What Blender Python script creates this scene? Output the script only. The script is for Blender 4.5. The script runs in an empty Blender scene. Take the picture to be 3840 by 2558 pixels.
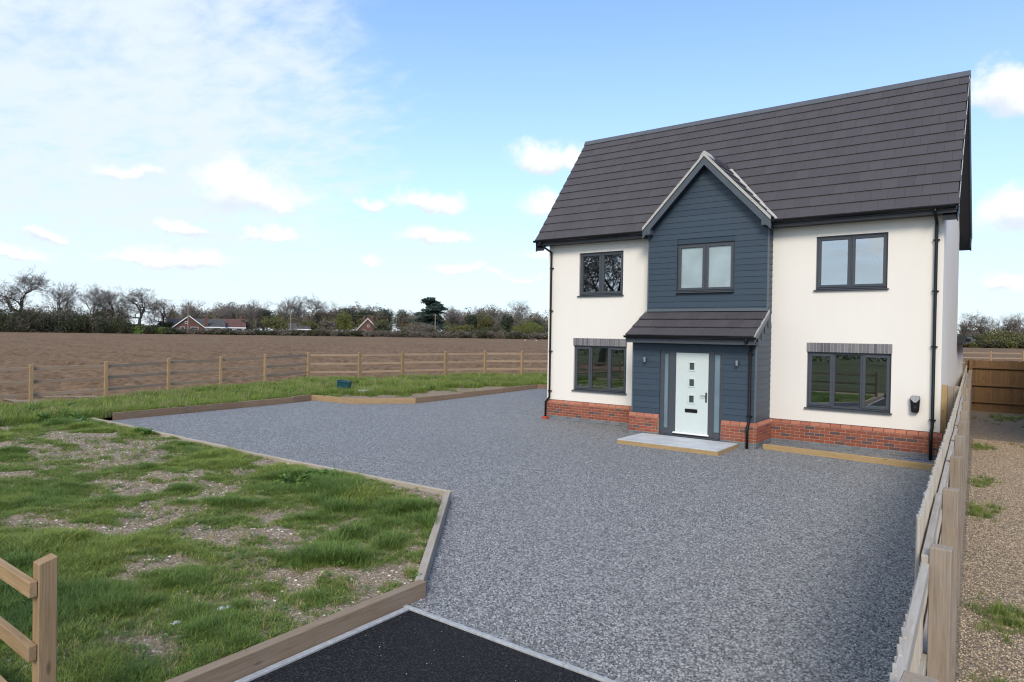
import bpy, bmesh, math, random
import numpy as np
from mathutils import Vector, Matrix
random.seed(7); RNG = np.random.default_rng(11)
scene = bpy.context.scene
COL = scene.collection
R = math.radians
# ------------------------------------------------------------------ camera
PW, PH, FPX = 3840.0, 2558.0, 2487.75
CAM = np.array([11.5435, -17.2330, 2.6569])
CR = np.array([0.799209, 0.600831, 0.016350])
CU = np.array([-0.019361, -0.001453, 0.999811])
CF = np.array([-0.600741, 0.799375, -0.010471])
cd = bpy.data.cameras.new('camera'); cam = bpy.data.objects.new('camera', cd); COL.objects.link(cam)
cd.sensor_width = 36.0; cd.lens = FPX/PW*36.0; cd.clip_start = 0.05; cd.clip_end = 12000
cam.matrix_world = Matrix(((CR[0], CU[0], -CF[0], CAM[0]), (CR[1], CU[1], -CF[1], CAM[1]), (CR[2], CU[2], -CF[2], CAM[2]), (0, 0, 0, 1)))
scene.camera = cam
def ray(px, py): return CF + CR*(px-PW/2)/FPX - CU*(py-PH/2)/FPX
def onz(px, py, z=0.0): d = ray(px, py); return CAM + d*(z-CAM[2])/d[2]
def ony(px, py, y=0.0): d = ray(px, py); return CAM + d*(y-CAM[1])/d[1]
S = 3840/2354.0     # many measurements were read at 2354 px width
def azel(x, y):     # (2354-px) -> azimuth, elevation
    d = ray(x*S, y*S); return math.atan2(d[0], d[1]), math.atan2(d[2], math.hypot(d[0], d[1]))
# ------------------------------------------------------------------ node helpers
class NT:
    def __init__(s, tree): s.t = tree; s.n = tree.nodes; s.l = tree.links
    def new(s, typ, **kw):
        n = s.n.new(typ)
        for k, v in kw.items(): setattr(n, k, v)
        return n
    def set(s, sock, v):
        if hasattr(v, 'is_output'): s.l.new(v, sock)
        elif isinstance(v, (tuple, list)):
            if sock.type == 'RGBA' and len(v) == 3: v = (*v, 1)
            sock.default_value = v
        else: sock.default_value = v
    def math(s, op, a, b=None, c=None, clamp=False):
        n = s.new('ShaderNodeMath', operation=op, use_clamp=clamp)
        s.set(n.inputs[0], a)
        if b is not None: s.set(n.inputs[1], b)
        if c is not None: s.set(n.inputs[2], c)
        return n.outputs[0]
    def vmath(s, op, a, b=None):
        n = s.new('ShaderNodeVectorMath', operation=op); s.set(n.inputs[0], a)
        if b is not None: s.set(n.inputs[1], b)
        return n.outputs['Value'] if op in ('LENGTH', 'DOT_PRODUCT', 'DISTANCE') else n.outputs[0]
    def noise(s, vec, scale, detail=4, rough=0.55, dist=0.0, out='Fac'):
        n = s.new('ShaderNodeTexNoise'); s.set(n.inputs['Vector'], vec); n.inputs['Scale'].default_value = scale
        n.inputs['Detail'].default_value = detail; n.inputs['Roughness'].default_value = rough; n.inputs['Distortion'].default_value = dist
        return n.outputs[out]
    def voro(s, vec, scale, feature='F1', rnd=1.0):
        n = s.new('ShaderNodeTexVoronoi', feature=feature); s.set(n.inputs['Vector'], vec); n.inputs['Scale'].default_value = scale
        n.inputs['Randomness'].default_value = rnd
        return n
    def maprange(s, v, a, b, c=0.0, d=1.0, smooth=False):
        n = s.new('ShaderNodeMapRange', interpolation_type='SMOOTHSTEP' if smooth else 'LINEAR'); s.set(n.inputs[0], v)
        for i, x in enumerate((a, b, c, d)): s.set(n.inputs[i+1], x)
        return n.outputs[0]
    def ramp(s, fac, stops, interp='LINEAR'):
        n = s.new('ShaderNodeValToRGB'); s.set(n.inputs[0], fac); cr = n.color_ramp; cr.interpolation = interp
        while len(cr.elements) < len(stops): cr.elements.new(0.5)
        for e, (p, c) in zip(cr.elements, stops): e.position = p; e.color = (*c, 1)
        return n.outputs[0]
    def mix(s, fac, a, b, blend='MIX'):
        n = s.new('ShaderNodeMix', data_type='RGBA', blend_type=blend); s.set(n.inputs[0], fac); s.set(n.inputs[6], a); s.set(n.inputs[7], b)
        return n.outputs[2]
    def mapping(s, vec, scale=(1, 1, 1), loc=(0, 0, 0), rot=(0, 0, 0)):
        n = s.new('ShaderNodeMapping'); s.set(n.inputs[0], vec); n.inputs['Scale'].default_value = scale
        n.inputs['Location'].default_value = loc; n.inputs['Rotation'].default_value = rot
        return n.outputs[0]
# ------------------------------------------------------------------ world, sun, exposure
SUN_DIR = Vector((0.46, -0.84, 0.74)).normalized()      # towards the sun
w = bpy.data.worlds.new('World'); scene.world = w; w.use_nodes = True
N = NT(w.node_tree); N.n.clear()
sky = N.new('ShaderNodeTexSky', sky_type='NISHITA', sun_disc=False)
sky.sun_elevation = math.asin(SUN_DIR.z); sky.sun_rotation = math.atan2(SUN_DIR.x, SUN_DIR.y)
sky.altitude = 0; sky.air_density = 1.0; sky.dust_density = 0.6; sky.ozone_density = 1.6
tc = N.new('ShaderNodeTexCoord'); DIR = tc.outputs['Generated']
sx = N.new('ShaderNodeSeparateXYZ'); N.set(sx.inputs[0], DIR)
X, Y, Z = sx.outputs
az = N.math('ARCTAN2', X, Y); el = N.math('ARCSINE', Z)
elc = N.math('MAXIMUM', el, 0.0)
# air-light: the sky pales towards the horizon
pale = N.maprange(elc, 0.0, 0.70, 1.0, 0.0)
pale = N.math('ADD', N.math('MULTIPLY', N.math('POWER', pale, 2.3), 0.84), 0.09)
skyc = N.mix(1.0, sky.outputs[0], (0.70, 0.98, 1.27), 'MULTIPLY')
SKY_GAIN = 1.0
base = N.mix(pale, skyc, (3.78, 4.15, 4.50))
# cumulus puffs: (x, y, half width, half height) in 2354-px photo units, plus strength offset
CUM = [(588,448,92,46,0),(400,592,128,22,0.05),(975,462,72,24,0.08),(838,470,50,16,0.22),(1010,548,92,24,0.15),(637,541,42,22,0.15),
       (432,524,58,14,0.1),(112,538,50,15,0.1),(60,592,64,17,0.12),(1275,366,82,36,0.05),(1245,478,62,44,0.3),(300,405,90,20,0.3),
       (2320,215,84,62,0),(2345,508,66,54,0),(830,606,40,14,0.35),(1075,628,80,16,0.3),(2290,655,60,20,0.25),(640,462,60,36,0.25),(1185,640,60,14,0.3),(1270,590,80,16,0.35)]
clouds = []
for (cx, cy, hw, hh, off) in CUM:
    a0, e0 = azel(cx, cy); a1, _ = azel(cx+hw, cy); a2, _ = azel(cx-hw, cy); _, e1 = azel(cx, cy-hh); _, e2 = azel(cx, cy+hh)
    clouds.append((a0, e0, abs(a1-a2)/2, abs(e1-e2)/2, off))
rr = random.Random(5)
for k in range(16):      # the same kind of puffs all the way round the horizon
    a = R(8 + k*17.5 + rr.uniform(-4, 4)); a = (a + math.pi) % (2*math.pi) - math.pi
    e = R(rr.uniform(2, 20)); clouds.append((a, e, R(rr.uniform(4, 9)), R(rr.uniform(1.2, 3.0)), rr.uniform(0, 0.2)))
nz = N.noise(DIR, 9.0, 5, 0.62, 0, 'Color')
nzv = N.vmath('SUBTRACT', nz, (0.5, 0.5, 0.5))
cmb = N.new('ShaderNodeCombineXYZ'); N.set(cmb.inputs[0], az); N.set(cmb.inputs[1], el)
warp = N.vmath('ADD', cmb.outputs[0], N.vmath('MULTIPLY', nzv, (0.13, 0.075, 0.0)))
def puffs(vec):
    d = None; hv = None
    for k, (a0, e0, hw, hh, off) in enumerate(clouds):
        v = N.vmath('MULTIPLY', N.vmath('SUBTRACT', vec, (a0, e0, 0)), (1/(hw*1.3), 1/(hh*1.35), 0))
        q = N.math('ADD', N.vmath('LENGTH', v), off)
        if d is None: d = q; hv = N.vmath('DOT_PRODUCT', v, (0, 1, 0)); continue
        if k < len(CUM):                   # height inside the nearest puff, for its shaded base
            near = N.math('LESS_THAN', q, d)
            mx = N.new('ShaderNodeMix', data_type='FLOAT'); N.set(mx.inputs[0], near); N.set(mx.inputs[2], hv); N.set(mx.inputs[3], N.vmath('DOT_PRODUCT', v, (0, 1, 0))); hv = mx.outputs[0]
        d = N.math('MINIMUM', d, q)
    return d, hv
fine = N.noise(DIR, 30.0, 6, 0.65)
d0, hv = puffs(warp)
d0 = N.math('ADD', d0, N.math('MULTIPLY', N.math('SUBTRACT', fine, 0.5), 1.5))
d0 = N.math('ADD', d0, N.maprange(hv, -0.25, -0.75, 0.0, 0.5))       # flatter undersides
cum = N.maprange(d0, 1.32, 0.42, 0.0, 1.0, True)
shade = N.maprange(N.math('ADD', hv, N.math('MULTIPLY', N.math('SUBTRACT', fine, 0.5), 0.9)), 0.10, -0.55, 0.0, 1.0, True)
cumcol = N.mix(shade, (4.8, 4.85, 4.9), (3.55, 3.85, 4.35))
# high thin sheet over the west side: wind-streaked ripples
zz = N.math('ADD', N.math('MAXIMUM', Z, 0.0), 0.12)
px = N.math('DIVIDE', X, zz); py = N.math('DIVIDE', Y, zz)
pv = N.new('ShaderNodeCombineXYZ'); N.set(pv.inputs[0], px); N.set(pv.inputs[1], py)
rip = N.mapping(pv.outputs[0], (1.0, 2.6, 1), (0, 0, 0), (0, 0, R(62)))
c1 = N.noise(rip, 1.1, 6, 0.6, 0.6)
c2 = N.noise(N.mapping(pv.outputs[0], (1, 1.5, 1), (3, 1, 0), (0, 0, R(20))), 6.5, 5, 0.6, 0.3)
c3 = N.noise(pv.outputs[0], 0.45, 3, 0.5)
aE, eE = azel(1010, 150)
side = N.math('ADD', N.maprange(az, aE+0.26, aE-0.36, 0.0, 1.0, True), N.maprange(az, 1.9, 2.6, 0.0, 1.0, True), clamp=True)
dens = N.math('ADD', N.math('MULTIPLY', c1, 0.70), N.math('ADD', N.math('MULTIPLY', c2, 0.50), N.math('MULTIPLY', c3, 0.30)))
dens = N.math('ADD', dens, N.math('MULTIPLY', N.math('SUBTRACT', side, 0.80), 0.62))
cir = N.maprange(dens, 0.56, 1.00, 0.0, 0.95, True)
lowf = N.maprange(el, 0.02, 0.14, 0.35, 1.0, True)
cir = N.math('MULTIPLY', cir, lowf)
col = N.mix(cir, base, (3.75, 4.2, 4.6))
col = N.mix(N.math('MULTIPLY', cum, 0.96), col, cumcol)
bg = N.new('ShaderNodeBackground'); N.set(bg.inputs[0], col); bg.inputs[1].default_value = 0.15
wo = N.new('ShaderNodeOutputWorld'); N.l.new(bg.outputs[0], wo.inputs[0])
w.cycles.sampling_method = 'MANUAL'; w.cycles.sample_map_resolution = 512
sl = bpy.data.lights.new('sun', 'SUN'); sl.energy = 1.8; sl.angle = R(20); sl.color = (1.0, 0.89, 0.74)
so = bpy.data.objects.new('sun', sl); COL.objects.link(so); so.rotation_euler = (-SUN_DIR).to_track_quat('-Z', 'Y').to_euler()
so.location = (0, -30, 40)
vs = scene.view_settings; vs.view_transform = 'Standard'; vs.look = 'None'; vs.exposure = 0.6; vs.gamma = 1.0; vs.use_curve_mapping = False
scene.cycles.use_denoising = True; scene.cycles.filter_width = 1.15
scene.cycles.max_bounces = 6; scene.cycles.transparent_max_bounces = 12; scene.cycles.caustics_reflective = False; scene.cycles.caustics_refractive = False
# ------------------------------------------------------------------ materials
def material(name):
    m = bpy.data.materials.new(name); m.use_nodes = True; n = NT(m.node_tree)
    b = n.n['Principled BSDF']
    return m, n, b
def objco(n): return n.new('ShaderNodeTexCoord').outputs['Object']
def bump(n, b, h, strength=0.5, dist=0.01):
    k = n.new('ShaderNodeBump'); n.set(k.inputs['Height'], h); k.inputs['Strength'].default_value = strength; k.inputs['Distance'].default_value = dist
    n.l.new(k.outputs[0], b.inputs['Normal'])
def rnd(n):
    a = n.new('ShaderNodeObjectInfo').outputs['Random']; g = n.new('ShaderNodeNewGeometry').outputs['Random Per Island']
    return n.math('FRACT', n.math('ADD', n.math('MULTIPLY', a, 7.31), n.math('MULTIPLY', g, 3.77)))
def plain(name, c, rough=0.6, spec=0.5, metal=0.0, var=0.06, scale=6.0):
    m, n, b = material(name)
    f = n.noise(objco(n), scale, 4)
    lo = tuple(x*(1-var) for x in c); hi = tuple(min(1, x*(1+var)) for x in c)
    n.set(b.inputs['Base Color'], n.ramp(f, [(0.3, lo), (0.7, hi)]))
    b.inputs['Roughness'].default_value = rough; b.inputs['Specular IOR Level'].default_value = spec; b.inputs['Metallic'].default_value = metal
    return m
def wood(name, c0, c1, grey=0.0, rough=0.75, knots=True):
    # grain runs along local X; every piece shifts the pattern by its own random number
    m, n, b = material(name)
    co = objco(n); r = rnd(n)
    off = n.new('ShaderNodeCombineXYZ'); n.set(off.inputs[0], n.math('MULTIPLY', r, 37.0)); n.set(off.inputs[1], n.math('MULTIPLY', r, 11.0))
    co = n.vmath('ADD', co, off.outputs[0])
    g = n.noise(n.mapping(co, (1.3, 22, 22)), 2.2, 6, 0.6, 1.2)
    g2 = n.noise(n.mapping(co, (0.5, 90, 90)), 1.5, 3, 0.6)
    mixf = n.math('ADD', n.math('MULTIPLY', g, 0.7), n.math('MULTIPLY', g2, 0.3))
    c = n.ramp(mixf, [(0.28, c0), (0.72, c1)])
    c = n.mix(n.math('MULTIPLY', n.math('SUBTRACT', r, 0.5), 0.5), c, tuple(x*0.45 for x in c0))
    if knots:
        v = n.voro(n.mapping(co, (2.2, 7, 7)), 1.0)
        kn = n.maprange(v.outputs['Distance'], 0.04, 0.13, 1.0, 0.0, True)
        c = n.mix(n.math('MULTIPLY', kn, 0.65), c, tuple(x*0.4 for x in c0))
    if grey > 0:
        wv = n.noise(co, 3.0, 3); gy = sum(c1)/3*1.05
        c = n.mix(n.math('MULTIPLY', n.maprange(wv, 0.3, 0.7), grey), c, (gy*1.0, gy*0.97, gy*0.92))
    n.set(b.inputs['Base Color'], c); b.inputs['Roughness'].default_value = rough; b.inputs['Specular IOR Level'].default_value = 0.25
    bump(n, b, mixf, 0.45, 0.004)
    return m
M = {}
M['timber'] = wood('new_pine_timber', (0.24, 0.148, 0.072), (0.46, 0.32, 0.18))
M['edge_pale'] = wood('pale_edging_timber', (0.30, 0.24, 0.17), (0.54, 0.46, 0.36), 0.35)
M['edge_brown'] = wood('brown_edging_timber', (0.19, 0.13, 0.08), (0.38, 0.28, 0.185), 0.2)
M['timber_gold'] = wood('golden_treated_timber', (0.33, 0.21, 0.095), (0.56, 0.41, 0.215))
M['sleeper'] = wood('brown_treated_sleeper', (0.17, 0.105, 0.06), (0.36, 0.235, 0.145), 0.2)
M['rail_brown'] = wood('brown_fence_rail', (0.22, 0.13, 0.075), (0.46, 0.31, 0.19), 0.3)
M['weathered'] = wood('weathered_fence_timber', (0.20, 0.145, 0.10), (0.40, 0.32, 0.24), 0.35)
M['silver'] = wood('silvered_fence_board', (0.30, 0.25, 0.19), (0.55, 0.49, 0.41), 0.5, knots=False)
M['closeboard'] = wood('brown_closeboard', (0.12, 0.065, 0.028), (0.27, 0.16, 0.078))
# cream render
m, n, b = material('cream_render'); co = objco(n)
f = n.math('ADD', n.math('MULTIPLY', n.noise(co, 0.5, 4), 0.6), n.math('MULTIPLY', n.noise(n.mapping(co, (3, 3, 0.5)), 2.2, 5, 0.6), 0.4)); f2 = n.noise(co, 160, 3, 0.7)
n.set(b.inputs['Base Color'], n.ramp(f, [(0.32, (0.825, 0.78, 0.715)), (0.68, (0.86, 0.82, 0.755))])); b.inputs['Roughness'].default_value = 0.9; b.inputs['Specular IOR Level'].default_value = 0.2
bump(n, b, f2, 0.5, 0.003); M['render'] = m
# brick
def brickmat(name, stops, mixdark):
    m, n, b = material(name); r = rnd(n); co = objco(n)
    c = n.ramp(r, stops)
    f = n.noise(n.vmath('ADD', co, n.vmath('MULTIPLY', n.new('ShaderNodeObjectInfo').outputs['Location'], (3, 3, 3))), 22, 4, 0.65)
    c = n.mix(n.maprange(f, 0.42, 0.72, 0.0, mixdark), c, (0.10, 0.06, 0.06))
    n.set(b.inputs['Base Color'], c); b.inputs['Roughness'].default_value = 0.85; b.inputs['Specular IOR Level'].default_value = 0.25
    bump(n, b, n.noise(co, 120, 3), 0.5, 0.003); return m
M['brick'] = brickmat('red_brick', [(0.0, (0.29, 0.082, 0.048)), (0.35, (0.34, 0.105, 0.062)), (0.62, (0.25, 0.068, 0.045)), (0.80, (0.33, 0.11, 0.068)), (0.87, (0.12, 0.075, 0.078)), (1.0, (0.16, 0.09, 0.088))], 0.35)
M['brick_cap'] = brickmat('red_plinth_brick', [(0.0, (0.38, 0.15, 0.098)), (0.6, (0.43, 0.175, 0.115)), (1.0, (0.33, 0.115, 0.078))], 0.12)
M['brick_grey'] = brickmat('grey_brick', [(0.0, (0.15, 0.17, 0.19)), (0.5, (0.20, 0.225, 0.25)), (1.0, (0.12, 0.135, 0.155))], 0.2)
M['brick_soldier'] = brickmat('grey_soldier_brick', [(0.0, (0.17, 0.17, 0.185)), (0.5, (0.25, 0.25, 0.26)), (0.8, (0.12, 0.115, 0.135)), (1.0, (0.22, 0.21, 0.235))], 0.2)
M['mortar'] = plain('mortar', (0.40, 0.31, 0.24), 0.95, 0.2, 0, 0.12, 30)
M['mortar_grey'] = plain('grey_mortar', (0.46, 0.45, 0.42), 0.95, 0.2, 0, 0.2, 25)
# roof tile
m, n, b = material('roof_tile'); r = rnd(n); co = objco(n)
c = n.ramp(r, [(0.0, (0.061, 0.054, 0.060)), (0.5, (0.067, 0.059, 0.065)), (1.0, (0.073, 0.064, 0.070))])
f = n.noise(n.vmath('ADD', co, n.vmath('MULTIPLY', n.new('ShaderNodeObjectInfo').outputs['Location'], (1, 1, 1))), 5, 5, 0.6)
c = n.mix(n.maprange(f, 0.35, 0.8, 0, 0.25), c, (0.085, 0.078, 0.082))
n.set(b.inputs['Base Color'], c); b.inputs['Roughness'].default_value = 0.62; b.inputs['Specular IOR Level'].default_value = 0.4
bump(n, b, n.noise(co, 90, 3), 0.25, 0.003); M['tile'] = m
M['ridge'] = plain('grey_ridge', (0.085, 0.094, 0.11), 0.45, 0.5, 0, 0.1, 3)
# cladding
m, n, b = material('blue_cladding'); r = rnd(n); co = objco(n)
g = n.noise(n.mapping(co, (2.0, 30, 60)), 3.0, 5, 0.6, 1.0)
c = n.ramp(r, [(0.0, (0.026, 0.046, 0.070)), (1.0, (0.036, 0.059, 0.086))])
c = n.mix(n.maprange(g, 0.3, 0.8, 0, 0.35), c, (0.050, 0.078, 0.112))
n.set(b.inputs['Base Color'], c); b.inputs['Roughness'].default_value = 0.5; b.inputs['Specular IOR Level'].default_value = 0.5
bump(n, b, g, 0.35, 0.003); M['clad'] = m
M['trim'] = plain('grey_trim', (0.105, 0.125, 0.145), 0.45, 0.5, 0, 0.05, 4)
M['anth'] = plain('anthracite_frame', (0.062, 0.070, 0.085), 0.42, 0.5, 0, 0.06, 5)
M['anth_dark'] = plain('dark_board', (0.022, 0.025, 0.031), 0.45, 0.5, 0, 0.08, 4)
M['black'] = plain('black_plastic', (0.008, 0.008, 0.009), 0.30, 0.35, 0, 0.1, 8)
M['barge'] = plain('grey_blue_barge', (0.075, 0.090, 0.112), 0.5, 0.45, 0, 0.08, 4)
M['door'] = plain('pale_door', (0.60, 0.67, 0.655), 0.35, 0.5, 0, 0.02, 2)
M['white'] = plain('white_paint', (0.78, 0.78, 0.76), 0.5, 0.4, 0, 0.05, 4)
M['steel'] = plain('brushed_steel', (0.50, 0.50, 0.50), 0.3, 0.5, 0.9, 0.1, 20)
M['clay'] = plain('red_clay_gully', (0.42, 0.075, 0.035), 0.7, 0.3)
M['plaster'] = plain('plaster', (0.62, 0.61, 0.58), 0.9, 0.2)
M['floorin'] = plain('floor_boards', (0.22, 0.17, 0.12), 0.6, 0.3)
M['slab'] = plain('grey_porcelain_slab', (0.52, 0.545, 0.565), 0.55, 0.4, 0, 0.12, 3)
M['kerb'] = plain('concrete_edging', (0.40, 0.41, 0.42), 0.9, 0.2, 0, 0.18, 18)
# clear glass, reflecting the place in front of the house
m, n, b = material('window_glass'); n.n.remove(b)
fr = n.new('ShaderNodeFresnel'); fr.inputs[0].default_value = 1.5
fac = n.math('ADD', n.math('MULTIPLY', fr.outputs[0], 1.6), 0.30, clamp=True)
gl = n.new('ShaderNodeBsdfGlossy'); gl.inputs['Roughness'].default_value = 0.0; gl.inputs['Color'].default_value = (0.95, 0.97, 1, 1)
tr = n.new('ShaderNodeBsdfTransparent'); tr.inputs['Color'].default_value = (0.82, 0.86, 0.84, 1)
ms = n.new('ShaderNodeMixShader'); n.set(ms.inputs[0], fac); n.l.new(tr.outputs[0], ms.inputs[1]); n.l.new(gl.outputs[0], ms.inputs[2])
n.l.new(ms.outputs[0], n.n['Material Output'].inputs[0]); M['glass'] = m
def frost(name, c, rough):
    m, n, b = material(name); f = n.noise(objco(n), 1.4, 3)
    n.set(b.inputs['Base Color'], n.ramp(f, [(0.3, tuple(x*0.75 for x in c)), (0.7, c)])); b.inputs['Roughness'].default_value = rough; b.inputs['Specular IOR Level'].default_value = 0.6
    b.inputs['Coat Weight'].default_value = 0.35; b.inputs['Coat Roughness'].default_value = 0.12
    bump(n, b, n.noise(objco(n), 90, 2), 0.3, 0.002); return m
M['frost'] = frost('obscured_glass', (0.40, 0.50, 0.52), 0.3)
M['frost_dark'] = frost('sidelight_glass', (0.18, 0.26, 0.31), 0.3)
M['doorglass'] = frost('door_light_glass', (0.07, 0.085, 0.085), 0.25)
# gravel
def gravel(name, scale, stops, tone=(1, 1, 1), dist=0.012):
    m, n, b = material(name); co = objco(n)
    wob = n.vmath('ADD', co, n.vmath('MULTIPLY', n.vmath('SUBTRACT', n.noise(co, 60, 2, 0.5, 0, 'Color'), (0.5, 0.5, 0.5)), (0.012, 0.012, 0.012)))
    v = n.voro(wob, scale); v2 = n.voro(n.mapping(wob, (1, 1, 1), (3.3, 1.7, 0.4)), scale*1.9)
    sep = n.new('ShaderNodeSeparateColor'); n.set(sep.inputs[0], v.outputs['Color'])
    c = n.ramp(sep.outputs[0], stops)
    sep2 = n.new('ShaderNodeSeparateColor'); n.set(sep2.inputs[0], v2.outputs['Color'])
    c = n.mix(0.22, c, n.ramp(sep2.outputs[1], stops))
    gap = n.maprange(v.outputs['Distance'], 0.5, 0.95, 1.0, 0.6)
    c = n.mix(1.0, c, n.ramp(gap, [(0, (0, 0, 0)), (1, (1, 1, 1))]), 'MULTIPLY')
    big = n.noise(co, 0.7, 4, 0.6); mid = n.noise(co, 9.0, 4, 0.8)
    c = n.mix(1.0, c, n.ramp(mid, [(0.32, (0.60, 0.60, 0.60)), (0.68, (1.0, 1.0, 1.0))]), 'MULTIPLY')
    c = n.mix(n.maprange(big, 0.35, 0.7, 0.0, 0.34), c, tuple(0.5*sum(s[1][i] for s in stops)/len(stops) for i in range(3)))
    n.set(b.inputs['Base Color'], c); b.inputs['Roughness'].default_value = 0.8; b.inputs['Specular IOR Level'].default_value = 0.3
    h = n.math('ADD', n.math('MULTIPLY', n.math('SUBTRACT', 1.0, v.outputs['Distance']), 1.0), n.math('MULTIPLY', sep.outputs[1], 0.7))
    bump(n, b, h, 0.6, dist); return m
GREY = [(0.0, (0.07, 0.073, 0.082)), (0.3, (0.18, 0.185, 0.197)), (0.6, (0.35, 0.356, 0.366)), (0.86, (0.62, 0.625, 0.63)), (0.95, (0.40, 0.36, 0.30)), (1.0, (0.60, 0.60, 0.59))]
TAN = [(0.0, (0.09, 0.06, 0.038)), (0.3, (0.25, 0.175, 0.105)), (0.6, (0.38, 0.285, 0.185)), (0.85, (0.52, 0.42, 0.30)), (1.0, (0.66, 0.60, 0.50))]
M['gravel'] = gravel('grey_gravel', 50, GREY, dist=0.015)
M['path'] = gravel('tan_gravel', 60, TAN)
m, n, b = material('tarmac'); co = objco(n)
v = n.voro(co, 110); sp = n.new('ShaderNodeSeparateColor'); n.set(sp.inputs[0], v.outputs['Color'])
c = n.ramp(sp.outputs[0], [(0.0, (0.007, 0.0075, 0.009)), (0.75, (0.018, 0.0185, 0.021)), (1.0, (0.060, 0.060, 0.062))])
c = n.mix(n.maprange(n.noise(co, 1.2, 4), 0.4, 0.75, 0, 0.35), c, (0.018, 0.0175, 0.018))
n.set(b.inputs['Base Color'], c); b.inputs['Roughness'].default_value = 0.9; b.inputs['Specular IOR Level'].default_value = 0.2; bump(n, b, v.outputs['Distance'], 0.8, 0.004); M['tarmac'] = m
# soil of the lawn: bare stony earth, green low cover where the 'grass' attribute says so
m, n, b = material('stony_soil'); co = objco(n)
at = n.new('ShaderNodeAttribute', attribute_name='grass').outputs['Fac']
v = n.voro(co, 48); sp = n.new('ShaderNodeSeparateColor'); n.set(sp.inputs[0], v.outputs['Color'])
soil = n.ramp(n.noise(co, 2.4, 5, 0.65), [(0.3, (0.165, 0.120, 0.075)), (0.7, (0.29, 0.225, 0.15))])
st = n.ramp(sp.outputs[0], [(0.0, (0.12, 0.09, 0.065)), (0.6, (0.32, 0.25, 0.18)), (0.90, (0.46, 0.38, 0.29)), (1.0, (0.66, 0.62, 0.55))])
soil = n.mix(0.5, soil, st)
grn = n.ramp(n.noise(co, 30, 4, 0.7), [(0.3, (0.105, 0.120, 0.028)), (0.7, (0.22, 0.225, 0.075))])
edge = n.maprange(n.math('ADD', at, n.math('MULTIPLY', n.math('SUBTRACT', n.noise(co, 9, 5, 0.7), 0.5), 0.9)), 0.02, 0.80, 0, 0.80, True)
n.set(b.inputs['Base Color'], n.mix(edge, soil, grn)); b.inputs['Roughness'].default_value = 0.95; b.inputs['Specular IOR Level'].default_value = 0.15
bump(n, b, n.math('ADD', v.outputs['Distance'], n.noise(co, 16, 4)), 0.9, 0.012); M['soil'] = m
m, n, b = material('ploughed_soil'); co = objco(n)
f = n.noise(co, 2.6, 6, 0.7); g = n.noise(n.mapping(co, (0.25, 1.6, 1), (0, 0, 0), (0, 0, R(-30))), 0.35, 4, 0.6)
c = n.ramp(f, [(0.30, (0.065, 0.040, 0.024)), (0.5, (0.170, 0.106, 0.063)), (0.72, (0.30, 0.205, 0.128))])
c = n.mix(n.maprange(g, 0.38, 0.66, 0, 0.6), c, (0.245, 0.163, 0.100))
n.set(b.inputs['Base Color'], c); b.inputs['Roughness'].default_value = 1.0; b.inputs['Specular IOR Level'].default_value = 0.1
bump(n, b, n.noise(co, 5, 5, 0.7), 1.0, 0.08); M['field'] = m
M['farground'] = plain('rough_grass_ground', (0.055, 0.068, 0.028), 1.0, 0.1, 0, 0.35, 0.3)
def leafmat(name, lo, hi, attr=True, trans=0.35):
    m, n, b = material(name); r = rnd(n)
    c = n.ramp(r, [(0.0, lo), (0.75, hi), (1.0, tuple(min(1, x*1.25) for x in hi))])
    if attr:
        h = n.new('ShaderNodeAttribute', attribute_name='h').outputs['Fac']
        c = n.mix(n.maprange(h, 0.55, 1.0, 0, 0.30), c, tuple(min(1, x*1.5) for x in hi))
    n.set(b.inputs['Base Color'], c); b.inputs['Roughness'].default_value = 0.55; b.inputs['Specular IOR Level'].default_value = 0.25
    t = n.new('ShaderNodeBsdfTranslucent'); n.set(t.inputs[0], c); ms = n.new('ShaderNodeMixShader'); ms.inputs[0].default_value = trans
    n.l.new(b.outputs[0], ms.inputs[1]); n.l.new(t.outputs[0], ms.inputs[2]); n.l.new(ms.outputs[0], n.n['Material Output'].inputs[0])
    return m
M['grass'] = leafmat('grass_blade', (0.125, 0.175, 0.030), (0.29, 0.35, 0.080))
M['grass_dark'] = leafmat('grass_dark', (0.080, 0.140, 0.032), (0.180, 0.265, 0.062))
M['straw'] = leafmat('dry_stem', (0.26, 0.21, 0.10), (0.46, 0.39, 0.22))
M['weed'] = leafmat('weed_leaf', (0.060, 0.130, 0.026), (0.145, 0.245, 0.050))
M['bark'] = plain('bark', (0.075, 0.062, 0.05), 0.95, 0.1, 0, 0.3, 2)
M['bark_far'] = plain('bark_grey', (0.155, 0.138, 0.125), 0.95, 0.1, 0, 0.25, 1)  # base colour lightened, like both twig tones below, in place of distance haze
M['twig'] = plain('twig', (0.145, 0.118, 0.10), 0.95, 0.1, 0, 0.25, 1)
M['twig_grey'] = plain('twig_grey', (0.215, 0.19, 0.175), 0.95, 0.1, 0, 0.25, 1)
M['leaf_dark'] = leafmat('evergreen_leaf', (0.026, 0.040, 0.024), (0.058, 0.078, 0.042), False, 0.15)  # this and the next two leaf tones raised to stand in for haze
M['leaf_olive'] = leafmat('olive_leaf', (0.075, 0.075, 0.028), (0.165, 0.158, 0.055), False, 0.2)
M['leaf_brown'] = leafmat('brown_scrub', (0.105, 0.088, 0.066), (0.195, 0.168, 0.128), False, 0.2)
M['leaf_cedar'] = leafmat('cedar_leaf', (0.025, 0.045, 0.038), (0.050, 0.078, 0.062), False, 0.1)
M['leaf_bright'] = leafmat('spring_leaf', (0.10, 0.12, 0.03), (0.19, 0.20, 0.055), False, 0.25)
M['leaf_hedge'] = leafmat('hedge_leaf', (0.034, 0.042, 0.020), (0.085, 0.085, 0.042), False, 0.15)
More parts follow.
